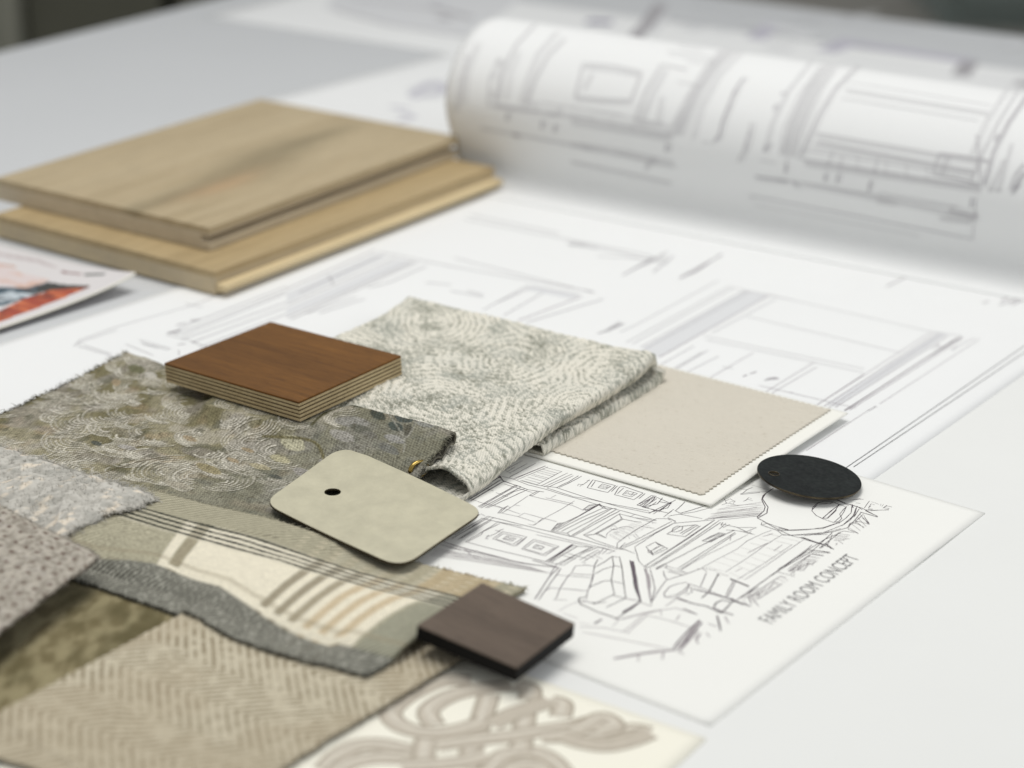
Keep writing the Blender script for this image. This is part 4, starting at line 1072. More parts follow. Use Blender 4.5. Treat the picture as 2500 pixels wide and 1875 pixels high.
fibres('frayed_edge', hb, [(edge_pts(X, C, 'u1')[0], E2, edge_pts(X, C, 'u1')[1])], m_h, 260, .0016, 5, .00014)

# tapestry: a single layer folded under along its back edge
tc = [P(312, 858, .0042), P(1104, 1076, .0125), P(800, 1335, .006), P(-320, 1160, .004)]
X, U, V, u, v = cloth_grid(tc, .0005, .0007, 7)
base = hsample(X[..., 0], X[..., 1], soft(3, 4.5))
dback = V / 1000
hfold = .0042 * np.exp(-dback / .028) * (.22 + .78 * sstep(.62, 1, u)) + .0009
hump = .0022 * np.exp(-((U - 152) / 13) ** 2 - ((V - 10) / 16) ** 2)
X[..., 2] = base + .0013 + hfold + hump * 0 + .0012 * (fbm(U / 28, V / 28, 3, 3) - .5)
creases = .0009 * np.exp(-(((V - 62) - (U - 40) * -.28) / 3.0) ** 2) * sstep(20, 40, U) * sstep(110, 80, U)
X[..., 2] += creases
# the tile lies on this part of the cloth and presses it flat
_tb = np.array([P(x, y, .0112) for x, y in ((735, 1030), (979, 915), (661, 835), (401, 930))])
_tc = _tb.mean(0); _t1 = _tb[1] - _tb[0]; _t2 = _tb[3] - _tb[0]
_d = np.maximum(np.abs(((X - _tc) @ _t1) / (_t1 @ _t1)), np.abs(((X - _tc) @ _t2) / (_t2 @ _t2)))
_w = sstep(.62, .50, _d)
_pl = .0098 - .0006 + ((X - _tc) @ _t1) / (_t1 @ _t1) * .0022 - ((X - _tc) @ _t2) / (_t2 @ _t2) * .0041
X[..., 2] = X[..., 2] * (1 - _w) + np.minimum(X[..., 2], _pl) * _w
cap = P(0, 0)
C = np.ones(U.shape + (3,)) * lin((150, 144, 120))
C = mixc(C, lin((116, 110, 82)), sstep(.45, .60, fbm(U / 20, V / 20, 2, 3)) * .85)
C = mixc(C, lin((184, 178, 164)), sstep(.5, .66, fbm(U / 15 + 9, V / 15, 5, 3)) * .6)
C = mixc(C, lin((170, 148, 120)), sstep(.64, .76, fbm(U / 10 + 3, V / 12 + 7, 8, 2)) * .35)
C = mixc(C, lin((150, 145, 144)), sstep(.55, .70, fbm(U / 12 + 30, V / 12 + 7, 9, 2)) * .4)
C = mixc(C, lin((98, 98, 82)), sstep(.60, .72, fbm(U / 6 + 30, V / 6 + 17, 11, 3)) * .6)
C = mixc(C, lin((128, 129, 120)), sstep(110, 160, U + V * .3) * .55)
tA = tc[0] * (1, 1, 0); tu = (tc[1] - tc[0]) * (1, 1, 0); tu /= np.linalg.norm(tu); tv = (tc[3] - tc[0]) * (1, 1, 0); tv /= np.linalg.norm(tv)
TM = np.linalg.inv(np.stack([tu[:2], tv[:2]], 1))
TSU = U.max() / (np.linalg.norm((tc[1] - tc[0])[:2]) * 1000)
def T(px, py, z=.007):
    w = TM @ (P(px, py, z) - tA)[:2] * 1000; return w[0], w[1]
def t_stroke(pts, w, col, al):
    pts = np.array(pts)
    for (x0, y0), (x1, y1) in zip(pts[:-1], pts[1:]):
        i0, i1 = np.searchsorted(U[:, 0], (min(x0, x1) - w, max(x0, x1) + w)); j0, j1 = np.searchsorted(V[0], (min(y0, y1) - w, max(y0, y1) + w))
        if i1 <= i0 or j1 <= j0: continue
        a, b_ = U[i0:i1, j0:j1], V[i0:i1, j0:j1]
        dx, dy = x1 - x0, y1 - y0; L2 = dx * dx + dy * dy + 1e-9
        t = np.clip(((a - x0) * dx + (b_ - y0) * dy) / L2, 0, 1)
        d = np.hypot(a - x0 - t * dx, b_ - y0 - t * dy)
        f = sstep(w / 2 + .25, w / 2 - .25, d) * al
        C[i0:i1, j0:j1] = mixc(C[i0:i1, j0:j1], col, f)
def t_leaf(px, py, rx, ry, ang, col, al=.9, vein=None):
    cx, cy = T(px, py); r = max(rx, ry) + 1
    i0, i1 = np.searchsorted(U[:, 0], (cx - r, cx + r)); j0, j1 = np.searchsorted(V[0], (cy - r, cy + r))
    if i1 <= i0 or j1 <= j0: return
    a, b_ = U[i0:i1, j0:j1] - cx, V[i0:i1, j0:j1] - cy
    x2, y2 = a * math.cos(ang) + b_ * math.sin(ang), -a * math.sin(ang) + b_ * math.cos(ang)
    d = np.abs(x2 / rx) ** 1.7 + np.abs(y2 / ry) ** 1.7 + .25 * (fbm(a / 2 + 40, b_ / 2 + 40, 2) - .5)
    C[i0:i1, j0:j1] = mixc(C[i0:i1, j0:j1], lin(col), sstep(1.05, .85, d) * al)
rt_ = random.Random(11)
light, olive, slate = (206, 200, 186), (100, 96, 68), (76, 84, 82)
FANS = [(x, y) for x, y in ((230, 985), (130, 965), (420, 985), (520, 1020), (585, 1060), (350, 1045), (480, 1090), (255, 1062), (160, 1035), (60, 1045), (330, 912), (600, 965), (60, 985), (440, 920), (290, 1130), (430, 1140), (540, 1120), (20, 1010), (620, 1020), (230, 920), (720, 1020), (500, 1200), (640, 1170), (180, 1100))]
FANS = [(gx_ * 12.5 + (gy_ % 2) * 6 + rt_.uniform(-3, 3), gy_ * 10.0 + rt_.uniform(-3, 3)) for gx_ in range(0, 12) for gy_ in range(0, 11) if gx_ * 12.5 + gy_ * 2 < 138 or (gx_ + gy_) % 3 == 0]
for cx, cy in FANS:
    if rt_.random() < .3: continue
    a0_ = rt_.uniform(-.9, 1.7); st = rt_.uniform(.7, 1.0); N_ = rt_.randint(4, 7); dr_ = rt_.uniform(1.5, 2.1)
    for k in range(N_):
        r = 1.2 + 3 * abs(math.sin(cx * 7.1 + cy)) + k * dr_; span = rt_.uniform(1.5, 2.9); s0_ = a0_ + rt_.uniform(-.2, .2)
        p = [(cx + r * math.cos(s0_ + span * t / 14), cy + st * r * math.sin(s0_ + span * t / 14) - k * .3) for t in range(15)]
        t_stroke([(x + .55, y + .45) for x, y in p], .6, lin((80, 76, 54)), .6)
        t_stroke(p, rt_.uniform(.5, .75), lin((224, 219, 206)), rt_.uniform(.3, .72))
for px, py, rx, ry, a, c in ((708, 1082, 7.5, 3.6, .2, (188, 184, 158)), (672, 1110, 6, 3.2, .3, (182, 176, 146)), (860, 1062, 9, 4.6, -.2, (146, 144, 138)), (830, 1090, 8, 4, .3, (156, 153, 146)), (800, 1130, 8, 4, 0, (160, 156, 148)), (720, 1150, 7, 3.5, .4, (156, 152, 146)),
                             (930, 1055, 6, 3.0, .5, (66, 72, 66)), (1040, 1070, 6, 2.4, .3, (84, 88, 80)), (970, 1085, 5, 3, .4, (72, 80, 76)), (880, 1080, 7, 3.2, .2, (104, 104, 94)), (995, 1070, 5.5, 3.6, .2, slate), (1000, 1095, 5, 2.2, 1.2, (92, 90, 80)), (900, 1095, 5, 2.4, .2, (120, 118, 110)), (960, 1110, 6, 3, .2, (150, 148, 144)), (1045, 1085, 6, 3.2, .2, (140, 140, 134)), (940, 1130, 7, 3, .4, (120, 120, 114)), (880, 1030, 6, 1.6, -.1, (70, 72, 58)), (850, 1010, 6, 2, 0, (140, 136, 122)),
                             (650, 1160, 3.5, 1.8, .2, (86, 88, 82)), (560, 1110, 4, 1.8, .3, (160, 144, 118)), (600, 1085, 4, 1.6, .2, (160, 144, 118)), (470, 1050, 4, 1.6, .1, (160, 144, 118)), (265, 1045, 3.6, 1.6, .3, (80, 84, 78)), (300, 905, 4, 2, .6, (160, 144, 118)), (40, 1000, 6, 2.4, .2, (96, 70, 56)), (340, 880, 6, 3, .2, (110, 110, 84)), (375, 895, 4.5, 2.4, .3, (196, 192, 182)), (330, 1060, 5, 2, 0, (170, 166, 160)), (520, 960, 5, 2, .3, (96, 94, 70)), (500, 1130, 8, 3, .3, (150, 140, 108)), (620, 1130, 6, 2.6, .1, (176, 168, 140)), (420, 1170, 7, 3, .2, (166, 160, 144))):
    t_leaf(px, py, rx, ry, a, c)
for pts, w, c in (([(760, 1060), (800, 1030), (870, 1015), (930, 1030)], 1.5, (78, 76, 52)), ([(960, 1060), (985, 1110), (975, 1140)], .7, (156, 154, 144)), ([(1030, 1060), (1020, 1085), (990, 1110), (930, 1120)], .8, (150, 148, 138)), ([(1080, 1080), (1020, 1075), (950, 1045)], .8, (96, 96, 84)), ([(640, 1060), (760, 1090), (780, 1140)], 1.4, (112, 106, 76)), ([(250, 1135), (330, 1105), (400, 1090)], .8, (92, 84, 64)), ([(620, 1200), (700, 1180), (760, 1175)], .8, (190, 186, 176))):
    t_stroke(curve([T(*p) for p in pts], 6), w, lin(c), .85)
wx, wy = (U / .85) % 1, (V / .85) % 1
sp = vn(U / .55, V / .55, 6)
wd_ = np.sin((X[..., 0] + .35 * X[..., 1]) * 2000 * math.pi / 1.5) * np.sin((X[..., 1] - .25 * X[..., 0]) * 2000 * math.pi / 3.0)
sp = .6 * sp + .4 * vn(X[..., 0] * 1000 / .8, X[..., 1] * 1000 / 1.8, 9)
C *= (1.0 + .85 * (sp - .5) + .42 * wd_)[..., None]
C = mixc(C, lin((76, 70, 54)), sstep(.68, .9, vn(U / .7, V / 1.0, 3)) * .55)
m_t = cloth_mat('tapestry_weave', .72, .95, 35, .30, .95, .55)
# fold: lip under the back edge
nl, na_ = 40, 9
inw = tv
r_ = hfold[:, 0] / 2 + .0006
top0 = X[:, 0].copy()
rows = []; us = []
for k in range(na_, 0, -1):
    a = math.pi * k / (na_ + 1)
    rows.append(top0 + (-inw)[None, :] * (np.sin(a) * r_)[:, None] + np.array([0, 0, 1.0]) * (np.cos(a) * r_ - r_)[:, None]); us.append(-(a * .002))
lip = []
for k in range(nl, 0, -1):
    d = .045 * k / nl
    jx = min(int(d / .0005), X.shape[1] - 1)
    p = X[:, jx].copy()
    wav = (.0012 * np.sin(k * .42 + 1.0)) * sstep(.8, 1, u[:, 0])
    p[:, 2] = np.minimum(top0[:, 2] - 2 * r_ + (X[:, jx, 2] - top0[:, 2]) * .5 + wav, X[:, jx, 2] - .0013); lip.append(p)
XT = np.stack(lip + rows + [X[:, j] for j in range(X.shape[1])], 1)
ne = nl + na_
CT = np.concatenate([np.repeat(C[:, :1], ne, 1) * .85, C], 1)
UT = np.concatenate([np.repeat(U[:, :1], ne, 1), U], 1); VT = np.concatenate([np.tile(-np.linspace(20, 0, ne)[None, :], (len(U), 1)), V], 1)
tap = thing('fabric_swatch', 'floral leaf tapestry swatch in grey and olive, folded end over the swirl jacquard', 'fabric swatch', X.mean((0, 1)) * (1, 1, 0) + (0, 0, .002))
Nn = grid_normals(XT)[100, 200, 2]
side_ok = Nn > 0
if not side_ok: XT, CT, UT, VT = XT[::-1], CT[::-1], UT[::-1], VT[::-1]
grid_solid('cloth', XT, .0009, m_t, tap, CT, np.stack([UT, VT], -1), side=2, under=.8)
p0, k0 = edge_pts(X, C, 'u0'); p1, k1 = edge_pts(X, C, 'u1')
fibres('frayed_edge', tap, [(p0, -tu, k0), (p0, -tu, k0), (p1, tu, k1)], m_t, 420, .0022, 6, .00013)
stamp(X)
tap_top = X

# plaid
kc = [P(170, 1148, .007), P(1286, 1428, .004), P(900, 1652, .004), P(118, 1388, .005)]
X, U, V, u, v = cloth_grid(kc, .0006, .0005, 2, (2.6, .0008))
KB = lambda q: .0045 * np.exp(-((q - .72) / .22) ** 2)
X -= E1 * (KB(u) * v ** 2)[..., None]
X[..., 2] = hsample(X[..., 0], X[..., 1], soft(4, 7)) + .0018
X[..., 2] += .0045 * np.sin(np.clip((v - .15) / .85, 0, 1) * math.pi) ** 1.2 * (.85 + .2 * np.sin(u * 6.0 + 0.6)) + .0010 * (fbm(U / 22, V / 22, 5, 3) - .5)
X[..., 2] = np.maximum(X[..., 2] - .006 * sstep(.78, 1.0, v), hsample(X[..., 0], X[..., 1]) + .0016)
kM = np.array([kc[1] - kc[0], kc[3] - kc[0]])
def KUV(px, py, z=.008):
    """inverse bilinear (Newton)"""
    t = P(px, py, z)[:2]; a, b_ = .5, .5
    c = [x[:2] for x in kc]
    for _ in range(20):
        p = c[0] * (1 - a) * (1 - b_) + c[1] * a * (1 - b_) + c[2] * a * b_ + c[3] * (1 - a) * b_
        du = (c[1] - c[0]) * (1 - b_) + (c[2] - c[3]) * b_; dv = (c[3] - c[0]) * (1 - a) + (c[2] - c[1]) * a
        d = np.linalg.solve(np.stack([du, dv], 1), t - p); a += d[0]; b_ += d[1]
    return a, b_
C7 = lambda x, y: (x / 2.2887, 1150 + y / 2.2887)
C8 = lambda x, y: (700 + x / 2.0109, 1250 + y / 2.0109)
gg = lin((166, 161, 140)); cr = lin((226, 219, 199)); dk = lin((60, 64, 58)); tp = lin((150, 140, 118)); tan = lin((186, 164, 128)); gn = lin((146, 146, 130))
thr = vn(U / .8, V / .8, 4)
C = np.ones(U.shape + (3,)) * gg * (1 + .5 * (thr - .5))[..., None]
ua = [KUV(*C7(1010, 400))[0], KUV(*C7(1170, 420))[0], KUV(*C7(1610, 600))[0], KUV(*C8(520, 500))[0]]
jit = .004 * (fbm(V / 8, U / 30, 3) - .5)
um = u + jit
_stop = 1.0
def band(x, a, b_, e=.006): return sstep(a - e, a + e, x) * sstep(-b_ - e, -b_ + e, -x)
_C0 = C.copy()
C = mixc(C, cr, band(um, ua[1], ua[3]))
C = mixc(C, cr, band(um, ua[0] - .022, ua[0] + .004, .004)); C = mixc(C, tp, band(um, ua[0] + .006, ua[0] + .034, .004) * .62); C = mixc(C, cr, band(um, ua[0] + .036, ua[1] + .01, .004))
step_ = (ua[3] - ua[2]) / 6.2
for k in range(6):
    c0_ = ua[2] + step_ * k
    C = mixc(C, (tp if k < 3 else tan) * (.85 if k < 2 else 1), band(um, c0_, c0_ + step_ * .5, .005) * (.85 if k < 3 else .7))
C = mixc(C, gn, band(um, ua[3] + .01, 1.1) * .75)
vd = [KUV(*C7(1600, 420))[1], KUV(*C7(1440, 690))[1], KUV(*C7(1500, 830))[1]]
vm = v + .006 * (fbm(U / 8, V / 30, 6) - .5)
v_dark0 = KUV(*C8(300, 290))[1]
_bk = band(vm, -.2, v_dark0 - .135, .006) * (1 - .55 * band(um, ua[2], 1.2))
C = C * (1 - _bk[..., None]) + _C0 * _bk[..., None]
# back zone: grey green checks with small tan blocks
back_ = band(vm, -.1, v_dark0 - .11, .008)
C = mixc(C, gg * .95, back_ * .75); C = mixc(C, tan, back_ * band(um, ua[3] - .06, ua[3] + .06) * .55)
for k in range(4):
    c0_ = v_dark0 - .125 + .048 * k
    C = mixc(C, cr * .8, band(vm, c0_ + .016, c0_ + .048, .006) * .35)
    C = mixc(C, dk * .7, band(vm, c0_, c0_ + .022, .005) * (.72 + .28 * sstep(.35, .6, thr)))
vf = [KUV(*C7(860, 545))[1], KUV(*C7(1240, 690))[1], KUV(*C7(1600, 880))[1], KUV(*C8(250, 640))[1]]
_fu = [KUV(*C7(x, y), .006) for x, y in ((540, 500), (860, 545), (1240, 690), (1600, 880), (1831, 960))] + [KUV(*C8(250, 640), .006), KUV(*C8(500, 720), .005)]
_kl = np.linalg.norm((kc[3] - kc[0])[:2])
_fu = [(q[0], q[1] - KB(q[0]) * q[1] ** 2 / _kl) for q in _fu]
vfront = np.interp(u, [q[0] for q in _fu], [q[1] for q in _fu])
vf = [.9]
C = mixc(C, tp, band(vm, vfront - .095, vfront - .06, .010) * .38)
C = mixc(C, cr, band(vm, vfront - .04, vfront - .008, .006) * band(um, ua[0] - .01, ua[3]))
C = mixc(C, lin((86, 86, 79)), band(vm, vfront, 1.2, .010) * .94)
C = mixc(C, lin((200, 190, 166)), back_ * band((um * 26) % 1, .3, .7, .1) * band((v * 22) % 1, .3, .8, .1) * .5 * sstep(.5, .6, u))
C = mixc(C, lin((152, 151, 141)), band(vm, vfront, 1.2, .01) * (.8 * sstep(.55, .8, thr) + .55 * sstep(.2, .8, .5 + .5 * np.sin((U + V) * 2 * math.pi / 2.4))))
C *= (1 + .22 * (vn(U / .9, V / .5, 8) - .5) + .28 * np.sin((U + V) * 2 * math.pi / 2.4 + 1.5 * vn(U / 4, V / 4, 3)) * (1 - .75 * band(um, ua[1], ua[3]) * band(vm, v_dark0, vfront)))[..., None]
m_k = cloth_mat('plaid_twill', .95, .95, 40, .22, .95, .5, twill=1)
pl = swatch('fabric_swatch', 'cream, tan and charcoal plaid wool swatch with pinked edges, under the leather tag', X, C, U, V, m_k, .0014)
0 and print('plaid bands', [round(x, 3) for x in ua], round(v_dark0, 3), [round(x, 3) for x in vf])
pe = []
for w_, d_ in (('u1', E2), ('v1', -E1), ('v0', E1)):
    a, b_ = edge_pts(X, C, w_); pe.append((a, d_, b_))
fibres('frayed_edge', pl, pe, m_k, 320, .0012, 7, .00014)
stamp(X)

# pale velvet with a fleecy pile
vR = P(388, 1212, .009); vB = P(-60, 1046, .008); vF = P(150, 1316, .009)
dB = vB - vR; dF = (vF - vR); dF = dF / np.linalg.norm(dF)
vc = [vR, vR + dB * 1.3, vR + dB * 1.3 + dF * .13, vR + dF * .13]
X, U, V, u, v = cloth_grid(vc, .0006, .0016, 9)
X[..., 2] = hsample(X[..., 0], X[..., 1], soft(4, 6)) + .0022
hp = fbm(U / 2.2, V / 2.2, 3, 3); hp2 = fbm(U / 11, V / 11, 6, 3)
X[..., 2] += .0010 * (hp - .5) + .0022 * (hp2 - .5) - .0012 * (np.exp(-U / 2.0) + np.exp(-V / 2.0))
C = mixc(np.ones(U.shape + (3,)) * lin((186, 183, 175)), lin((206, 203, 195)), sstep(.3, .7, hp)); C = mixc(C, lin((238, 226, 208)), sstep(.54, .66, fbm(U / 3 + 5, V / 3, 9, 3)) * sstep(.45, .6, hp2) * .9); C = mixc(C, lin((158, 157, 150)), sstep(.52, .74, fbm(U / 7 + 5, V / 5, 4, 3)) * .5)
m_v = cloth_mat('pale_velvet', .7, .7, 12, .12, 1.0, .6, sheen=.1)
vel = swatch('fabric_swatch', 'pale grey fleecy velvet swatch with cream flecks, lying over the tapestry at the left', X, C, U, V, m_v, .0018)
stamp(X)
rr_ = np.random.RandomState(3)
pts_, cs_ = [], []
for _ in range(5200):
    i, j = rr_.randint(0, X.shape[0]), rr_.randint(0, int(X.shape[1] * .75)); pts_.append(X[i, j]); cs_.append(C[i, j])
fibres('pile', vel, [(pts_, np.array([.05, -.05, .45]), cs_)], m_v, 7000, .0012, 8, .00011, .3)
ev = []
for w_, d_ in (('u0', E2), ('v0', E1)):
    a, b_ = edge_pts(X, C, w_); ev.append((a, d_ * .5, b_))
fibres('frayed_edge', vel, ev, m_v, 700, .0024, 9, .00014)

# taupe boucle, stiff and lifted off the velvet below it
sR = P(244, 1352, .0155); sB = P(-40, 1212, .014); sF = P(0, 1536, .0145)
dB = sB - sR; dF = sF - sR
sc_ = [sR, sR + dB * 1.4, sR + dB * 1.4 + dF * 1.7, sR + dF * 1.7]
X, U, V, u, v = cloth_grid(sc_, .0006, .0008, 12)
zpl = bilerp(sc_, u, v)[..., 2]
X[..., 2] = np.maximum(zpl, hsample(X[..., 0], X[..., 1], soft(3, 5)) + .0030)
gu, gv = (U + .8 * (fbm(U / 9, V / 9, 3) - .5)) / 6.6, (V + .6 * (fbm(U / 7, V / 7, 5) - .5)) / 6.0
row = np.floor(gv); du_, dv_ = ((gu + .5 * (row % 2)) % 1) - .5, (gv % 1) - .5
dot = sstep(-.24, -.14, -(np.hypot(du_ * 1.0, dv_ * 1.25) + .10 * (vn(U / 1.2, V / 1.2, 3) - .5))) * sstep(.15, .4, vn(np.floor(gu + .5 * (row % 2)) * 3.3, row * 2.7, 6) + .1)
bc = fbm(U / 1.6, V / 1.6, 4, 3)
C = mixc(np.ones(U.shape + (3,)) * lin((152, 145, 134)), lin((190, 183, 171)), sstep(.3, .7, bc)); C = mixc(C, lin((96, 76, 66)), dot * .8); C = mixc(C, lin((206, 199, 191)), sstep(.64, .75, fbm(U / 1.4 + 9, V / 1.4, 7, 2)) * .4)
X[..., 2] += .0005 * (bc - .5) - .0002 * dot - .0008 * (np.exp(-U / 1.5) + np.exp(-V / 1.5))
m_s = cloth_mat('boucle_knit', .9, .9, 20, .2, 1.0, .7)
bo = swatch('fabric_swatch', 'taupe boucle swatch with rows of dark brown flecks, topmost at the left edge', X, C, U, V, m_s, .0022, .18)
es = []
for w_, d_ in (('u0', E2), ('v0', E1)):
    a, b_ = edge_pts(X, C, w_); es.append((a, d_ * .7, b_))
fibres('frayed_edge', bo, es, m_s, 500, .0014, 10, .00015)
stamp(X)

# ================================================================== HARD SAMPLES
def slab_px(px, zs):
    return [P(x, y, z) for (x, y), z in zip(px, zs)]
def under_max(pts, q=99.5):
    m = inside(pts); return float(np.percentile(HMAP[m], q)) if m.any() else .002

# brown plywood tile
B0 = [(729, 981), (979, 868), (661, 785), (401, 886)]
TB, TH = (.0108, .0130, .0089, .0067), .0092            # heights of its four lower corners, thickness
bp = slab_px(B0, [z + TH for z in TB])
nrm = np.cross(bp[1] - bp[0], bp[3] - bp[0]); nrm /= np.linalg.norm(nrm); nrm = nrm if nrm[2] > 0 else -nrm
ct = sum(bp) / 4
_gdir = (bp[0] - bp[3])
walnut = wood_mat('walnut_veneer', (80, 51, 20), (124, 84, 38), None, math.atan2(_gdir[1], _gdir[0]), 1.6, .5, 1.0, .18)
ply_l = wood_mat('birch_ply_pale', (176, 156, 118), (206, 188, 150), None, 0, .6, .8, .6)
ply_d = wood_mat('birch_ply_dark', (76, 63, 42), (112, 95, 66), None, 0, .9, .85, 1.0)
bt = thing('wood_sample', 'square brown walnut faced plywood tile lying across the tapestry and the swirl jacquard', 'wood sample', ct - nrm * TH)
def quad_slab(nm, pts, d0, d1, mat, bev, par, grow=0.0, n=None):
    n = nrm if n is None else n
    m_ = sum(pts) / 4
    pts = [m_ + (p - m_) * (1 + grow) for p in pts]
    v, f = prism([p - n * d1 for p in pts], [p - n * d0 for p in pts])
    ob = add_mesh(nm, v, f, mat, par)
    import bmesh
    bm = bmesh.new(); bm.from_mesh(ob.data); bmesh.ops.recalc_face_normals(bm, faces=bm.faces); bm.to_mesh(ob.data); bm.free()
    if bev: bevel(ob, bev)
    return ob
quad_slab('walnut_veneer', bp, 0, .0010, walnut, .00025, bt, .001)
z_ = .00103
for i, (h, pale) in enumerate(((.0011, 1), (.0006, 0), (.0010, 1), (.0007, 0), (.0011, 1), (.0006, 0), (.0010, 1), (.0007, 0), (.0012, 1))):
    quad_slab('ply', bp, z_, z_ + h - .00003, ply_l if pale else ply_d, .0001, bt, (0, -.004, .001, -.003, 0, -.004, .001, -.003, .0)[i]); z_ += h

# leather tag with a punched hole
LP = [(660, 1228), (846, 1096), (1168, 1246), (976, 1374)]
zl = .010
for _ in range(4):
    lp = slab_px(LP, [zl] * 4); zl = under_max(lp, 97) + .0012
lp = [P(642, 1226, zl - .0004), P(838, 1082, zl + .0006), P(1184, 1248, zl - .0018), P(980, 1390, zl - .0018)]
def rounded(c, rad, n=9):
    out = []
    for i in range(4):
        p, a, b_ = c[i], c[i - 1], c[(i + 1) % 4]
        da = (a - p) / np.linalg.norm(a - p); db = (b_ - p) / np.linalg.norm(b_ - p)
        r = rad[i]
        for k in range(n):
            t = k / (n - 1)
            out.append((1 - t) ** 2 * (p + da * r) + 2 * t * (1 - t) * p + t * t * (p + db * r))
    return out
def plate(name, label, cat, ring, hole_c, hole_r, thick, mats, bev, warp=None, edge_name='edge', face_name='leather'):
    """flat rounded plate with a real round hole, triangulated between outline and hole"""
    c = sum(ring) / len(ring)
    o = thing(name, label, cat, c - (0, 0, thick))
    nrm = np.cross(ring[len(ring) // 4] - ring[0], ring[len(ring) // 2] - ring[0]); nrm /= np.linalg.norm(nrm)
    if nrm[2] < 0: nrm = -nrm
    hole_c = hole_c + nrm * ((c - hole_c) @ nrm)
    ex = ring[0] - c; ex -= nrm * (ex @ nrm); ex /= np.linalg.norm(ex); ey = np.cross(nrm, ex)
    # dense outline: original corners plus rays at even angles from the hole
    P2 = np.array([[(p - hole_c) @ ex, (p - hole_c) @ ey] for p in ring]); out = []
    A_all = sorted(set([round(math.atan2(y, x), 5) for x, y in P2] + [round(-math.pi + 2 * math.pi * (k + .5) / 120, 5) for k in range(120)]))
    A_all = [a for k, a in enumerate(A_all) if a - A_all[k - 1] > .004 or k == 0]
    if A_all[0] + 2 * math.pi - A_all[-1] < .004: A_all.pop()
    for a in A_all:
        dv = np.array([math.cos(a), math.sin(a)]); best_ = None
        for i in range(len(P2)):
            p, q = P2[i], P2[(i + 1) % len(P2)]; e_ = q - p
            den = dv[0] * e_[1] - dv[1] * e_[0]
            if abs(den) < 1e-15: continue
            t = (p[0] * e_[1] - p[1] * e_[0]) / den; s = (p[0] * dv[1] - p[1] * dv[0]) / den
            if t > 0 and -1e-6 <= s <= 1 + 1e-6: best_ = (t, i, min(max(s, 0), 1))
        t, i, s = best_
        out.append(ring[i] * (1 - s) + ring[(i + 1) % len(ring)] * s)
    ring = out
    ang_ = [math.atan2((p - hole_c) @ ey, (p - hole_c) @ ex) for p in ring]
    hole = [hole_c + (ex * math.cos(a) + ey * math.sin(a)) * hole_r for a in ang_]
    K = 6; V = []; n = len(ring)
    for k in range(K + 1):
        t = (k / K) ** 1.0
        for i in range(n):
            p = hole[i] * (1 - t) + ring[i] * t
            if warp: p = p + np.array([0, 0, warp(p - c)])
            V.append(p)
    N_ = len(V); V = V + [p - nrm * thick for p in V]
    F = []; M = []
    for k in range(K):
        for i in range(n):
            j = (i + 1) % n
            F.append((k * n + i, k * n + j, (k + 1) * n + j, (k + 1) * n + i)); M.append(0)
            F.append((N_ + k * n + i, N_ + (k + 1) * n + i, N_ + (k + 1) * n + j, N_ + k * n + j)); M.append(1 if len(mats) > 1 else 0)
    for i in range(n):
        j = (i + 1) % n
        F.append((K * n + i, K * n + j, N_ + K * n + j, N_ + K * n + i)); M.append(1 if len(mats) > 1 else 0)
        F.append((i, N_ + i, N_ + j, j)); M.append(1 if len(mats) > 1 else 0)
    ob = add_mesh(face_name, V, F, mats, o, M, False)
    import bmesh
    bm = bmesh.new(); bm.from_mesh(ob.data); bmesh.ops.recalc_face_normals(bm, faces=bm.faces); bm.to_mesh(ob.data); bm.free()
    for p in ob.data.polygons: p.use_smooth = False
    bevel(ob, bev, 3)
    return o
leather, nt, b = new_mat('pale_leather')
v_ = mapped(nt, (1, 1, 1)); n1 = noise(nt, v_, 90, 6, .7); n2 = noise(nt, v_, 1500, 3, .6)
c_ = lin((193, 188, 164))
nt.links.new(ramp(nt, n1, [(.3, tuple(c_ * .88)), (.7, tuple(c_ * 1.10))]), b.inputs['Base Color'])
b.inputs['Roughness'].default_value = .42; b.inputs['Specular IOR Level'].default_value = .4
vo = nd(nt, 'ShaderNodeTexVoronoi'); vo.inputs['Scale'].default_value = 1100; nt.links.new(v_, vo.inputs['Vector'])
mx = nd(nt, 'ShaderNodeMath', operation='ADD'); nt.links.new(vo.outputs[0], mx.inputs[0]); nt.links.new(n2, mx.inputs[1])
bump(nt, b, mx.outputs[0], .25, .0003)
hide = plain('leather_cut_edge', (70, 62, 46), .8, .1, .1, 200)
plate('leather_sample', 'pale olive leather tag with rounded corners and a punched hole, on the plaid and tapestry', 'leather sample',
      rounded(lp, (.009, .013, .008, .011)), P(812, 1195, zl + .0002), .0032, .0011, [leather, hide], .0003, lambda d: .0005 * math.sin(d[0] * 70))

# dark wood tile
dk_px = [(1018, 1526), (1177, 1422), (1404, 1521), (1262, 1630)]
zd = [.0112, .0112, .0086, .0086]
for _ in range(3):
    dp = slab_px(dk_px, zd)
    need = max(hsample(np.array([p[0]]), np.array([p[1]]))[0] for p in (dp[0], dp[1], dp[0] * .7 + dp[2] * .3))
    zd = [need + .0060] * 2 + [max(.0068, need + .0030)] * 2
dp = slab_px(dk_px, zd)
nrm = np.cross(dp[1] - dp[0], dp[3] - dp[0]); nrm /= np.linalg.norm(nrm); nrm = nrm if nrm[2] > 0 else -nrm
ct = sum(dp) / 4
dt = thing('wood_sample', 'small square dark brown wood tile with black edges, at the front corner of the plaid', 'wood sample', ct - nrm * .005)
wenge = wood_mat('wenge_face', (78, 66, 56), (106, 92, 80), None, math.atan2(*((dp[1] - dp[2])[1::-1])), 1.3, .5, .8)
blackedge = plain('black_edge', (12, 11, 11), .7, .2, .1, 80)
quad_slab('core', dp, .00062, .0056, blackedge, .0003, dt)
quad_slab('wood_face', dp, 0, .0006, wenge, .0002, dt)

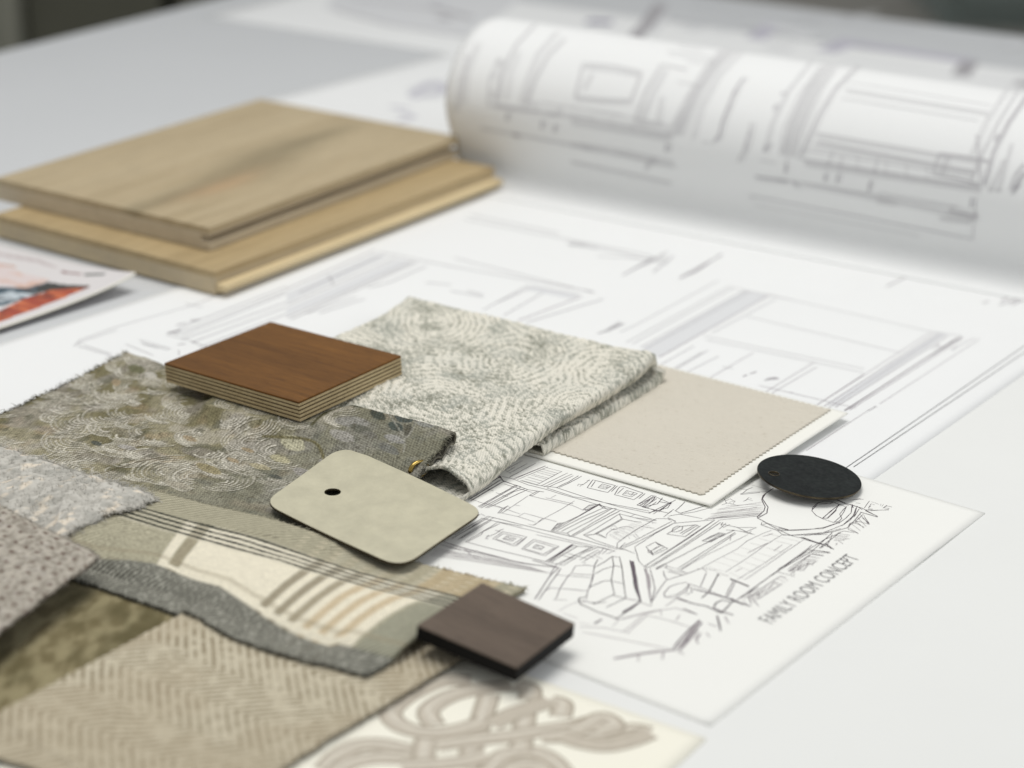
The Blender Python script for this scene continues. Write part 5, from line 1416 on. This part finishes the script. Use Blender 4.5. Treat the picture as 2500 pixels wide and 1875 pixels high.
# blackened metal disc
dc = P(1976, 1161, .0048)
dn = np.array([.085, .01, 1.0]); dn /= np.linalg.norm(dn)
dx = np.cross((0, 1.0, 0), dn); dx /= np.linalg.norm(dx); dy = np.cross(dn, dx)
ringd = [dc + (dx * math.cos(a) + dy * math.sin(a)) * .0213 for a in np.linspace(0, 2 * math.pi, 97)[:-1]]
bronze, nt, b = new_mat('blackened_bronze')
v_ = mapped(nt, (1, 1, 1)); n1 = noise(nt, v_, 90, 5, .65); n2 = noise(nt, v_, 500, 3)
nt.links.new(ramp(nt, n1, [(.35, (.006, .008, .008)), (.7, (.016, .020, .019))]), b.inputs['Base Color'])
b.inputs['Metallic'].default_value = .3; nt.links.new(ramp(nt, n2, [(.3, g3(.42)), (.7, g3(.58))]), b.inputs['Roughness'])
b.inputs['Specular IOR Level'].default_value = .14
rim, nt, b = new_mat('worn_bronze_rim')
nt.links.new(ramp(nt, noise(nt, mapped(nt, (1, 1, 1)), 160, 4), [(.35, (.025, .020, .013)), (.75, (.13, .105, .066))]), b.inputs['Base Color']); b.inputs['Metallic'].default_value = .85; b.inputs['Roughness'].default_value = .35
plate('metal_sample', 'round blackened bronze disc with a small hole, half on the white swatch card', 'metal sample', ringd, P(1890, 1154, .0064), .0022, .0009, [bronze, rim], .0003, None, face_name='disc')
disc_root = [o for o in COL.objects if o.name.startswith('metal_sample')][0]
V = []; F = []; hc = P(1890, 1154, .0064)
hc = hc + dn * ((dc - hc) @ dn)
for i in range(48):
    a = 2 * math.pi * i / 48; rd = dx * math.cos(a) + dy * math.sin(a)
    for j in range(8):
        q = 2 * math.pi * j / 8; V.append(hc + rd * (.0022 + .00022 * math.cos(q)) + dn * (.00016 * math.sin(q)))
for i in range(48):
    for j in range(8):
        F.append((i * 8 + j, ((i + 1) % 48) * 8 + j, ((i + 1) % 48) * 8 + (j + 1) % 8, i * 8 + (j + 1) % 8))
add_mesh('hole_rim', V, F, rim, disc_root, None, True)

# brass ring peeping out between tapestry and jacquard
bc_ = P(1022, 1146, .0075)
brass, nt, b = new_mat('aged_brass'); b.inputs['Base Color'].default_value = (.42, .30, .09, 1); b.inputs['Metallic'].default_value = 1; b.inputs['Roughness'].default_value = .3
V = []; F = []; n1, n2 = 32, 10
ax1 = np.array([.75, .6, .25]); ax1 /= np.linalg.norm(ax1); ax2 = np.array([-.2, -.1, 1.0]); ax2 -= ax1 * (ax2 @ ax1); ax2 /= np.linalg.norm(ax2); ax3 = np.cross(ax1, ax2)
for i in range(n1):
    a = 2 * math.pi * i / n1; rd = ax1 * math.cos(a) + ax2 * math.sin(a)
    for j in range(n2):
        b2 = 2 * math.pi * j / n2; V.append(bc_ + rd * (.0040 + .0010 * math.cos(b2)) * np.array([1, 1, .8]) + ax3 * .0010 * math.sin(b2))
for i in range(n1):
    for j in range(n2):
        F.append((i * n2 + j, ((i + 1) % n1) * n2 + j, ((i + 1) % n1) * n2 + (j + 1) % n2, i * n2 + (j + 1) % n2))
tag(add_mesh('brass_ring', V, F, brass, None, None, True, origin=bc_ - (0, 0, .004)), 'small brass ring tucked between the tapestry fold and the swirl jacquard', 'ring')
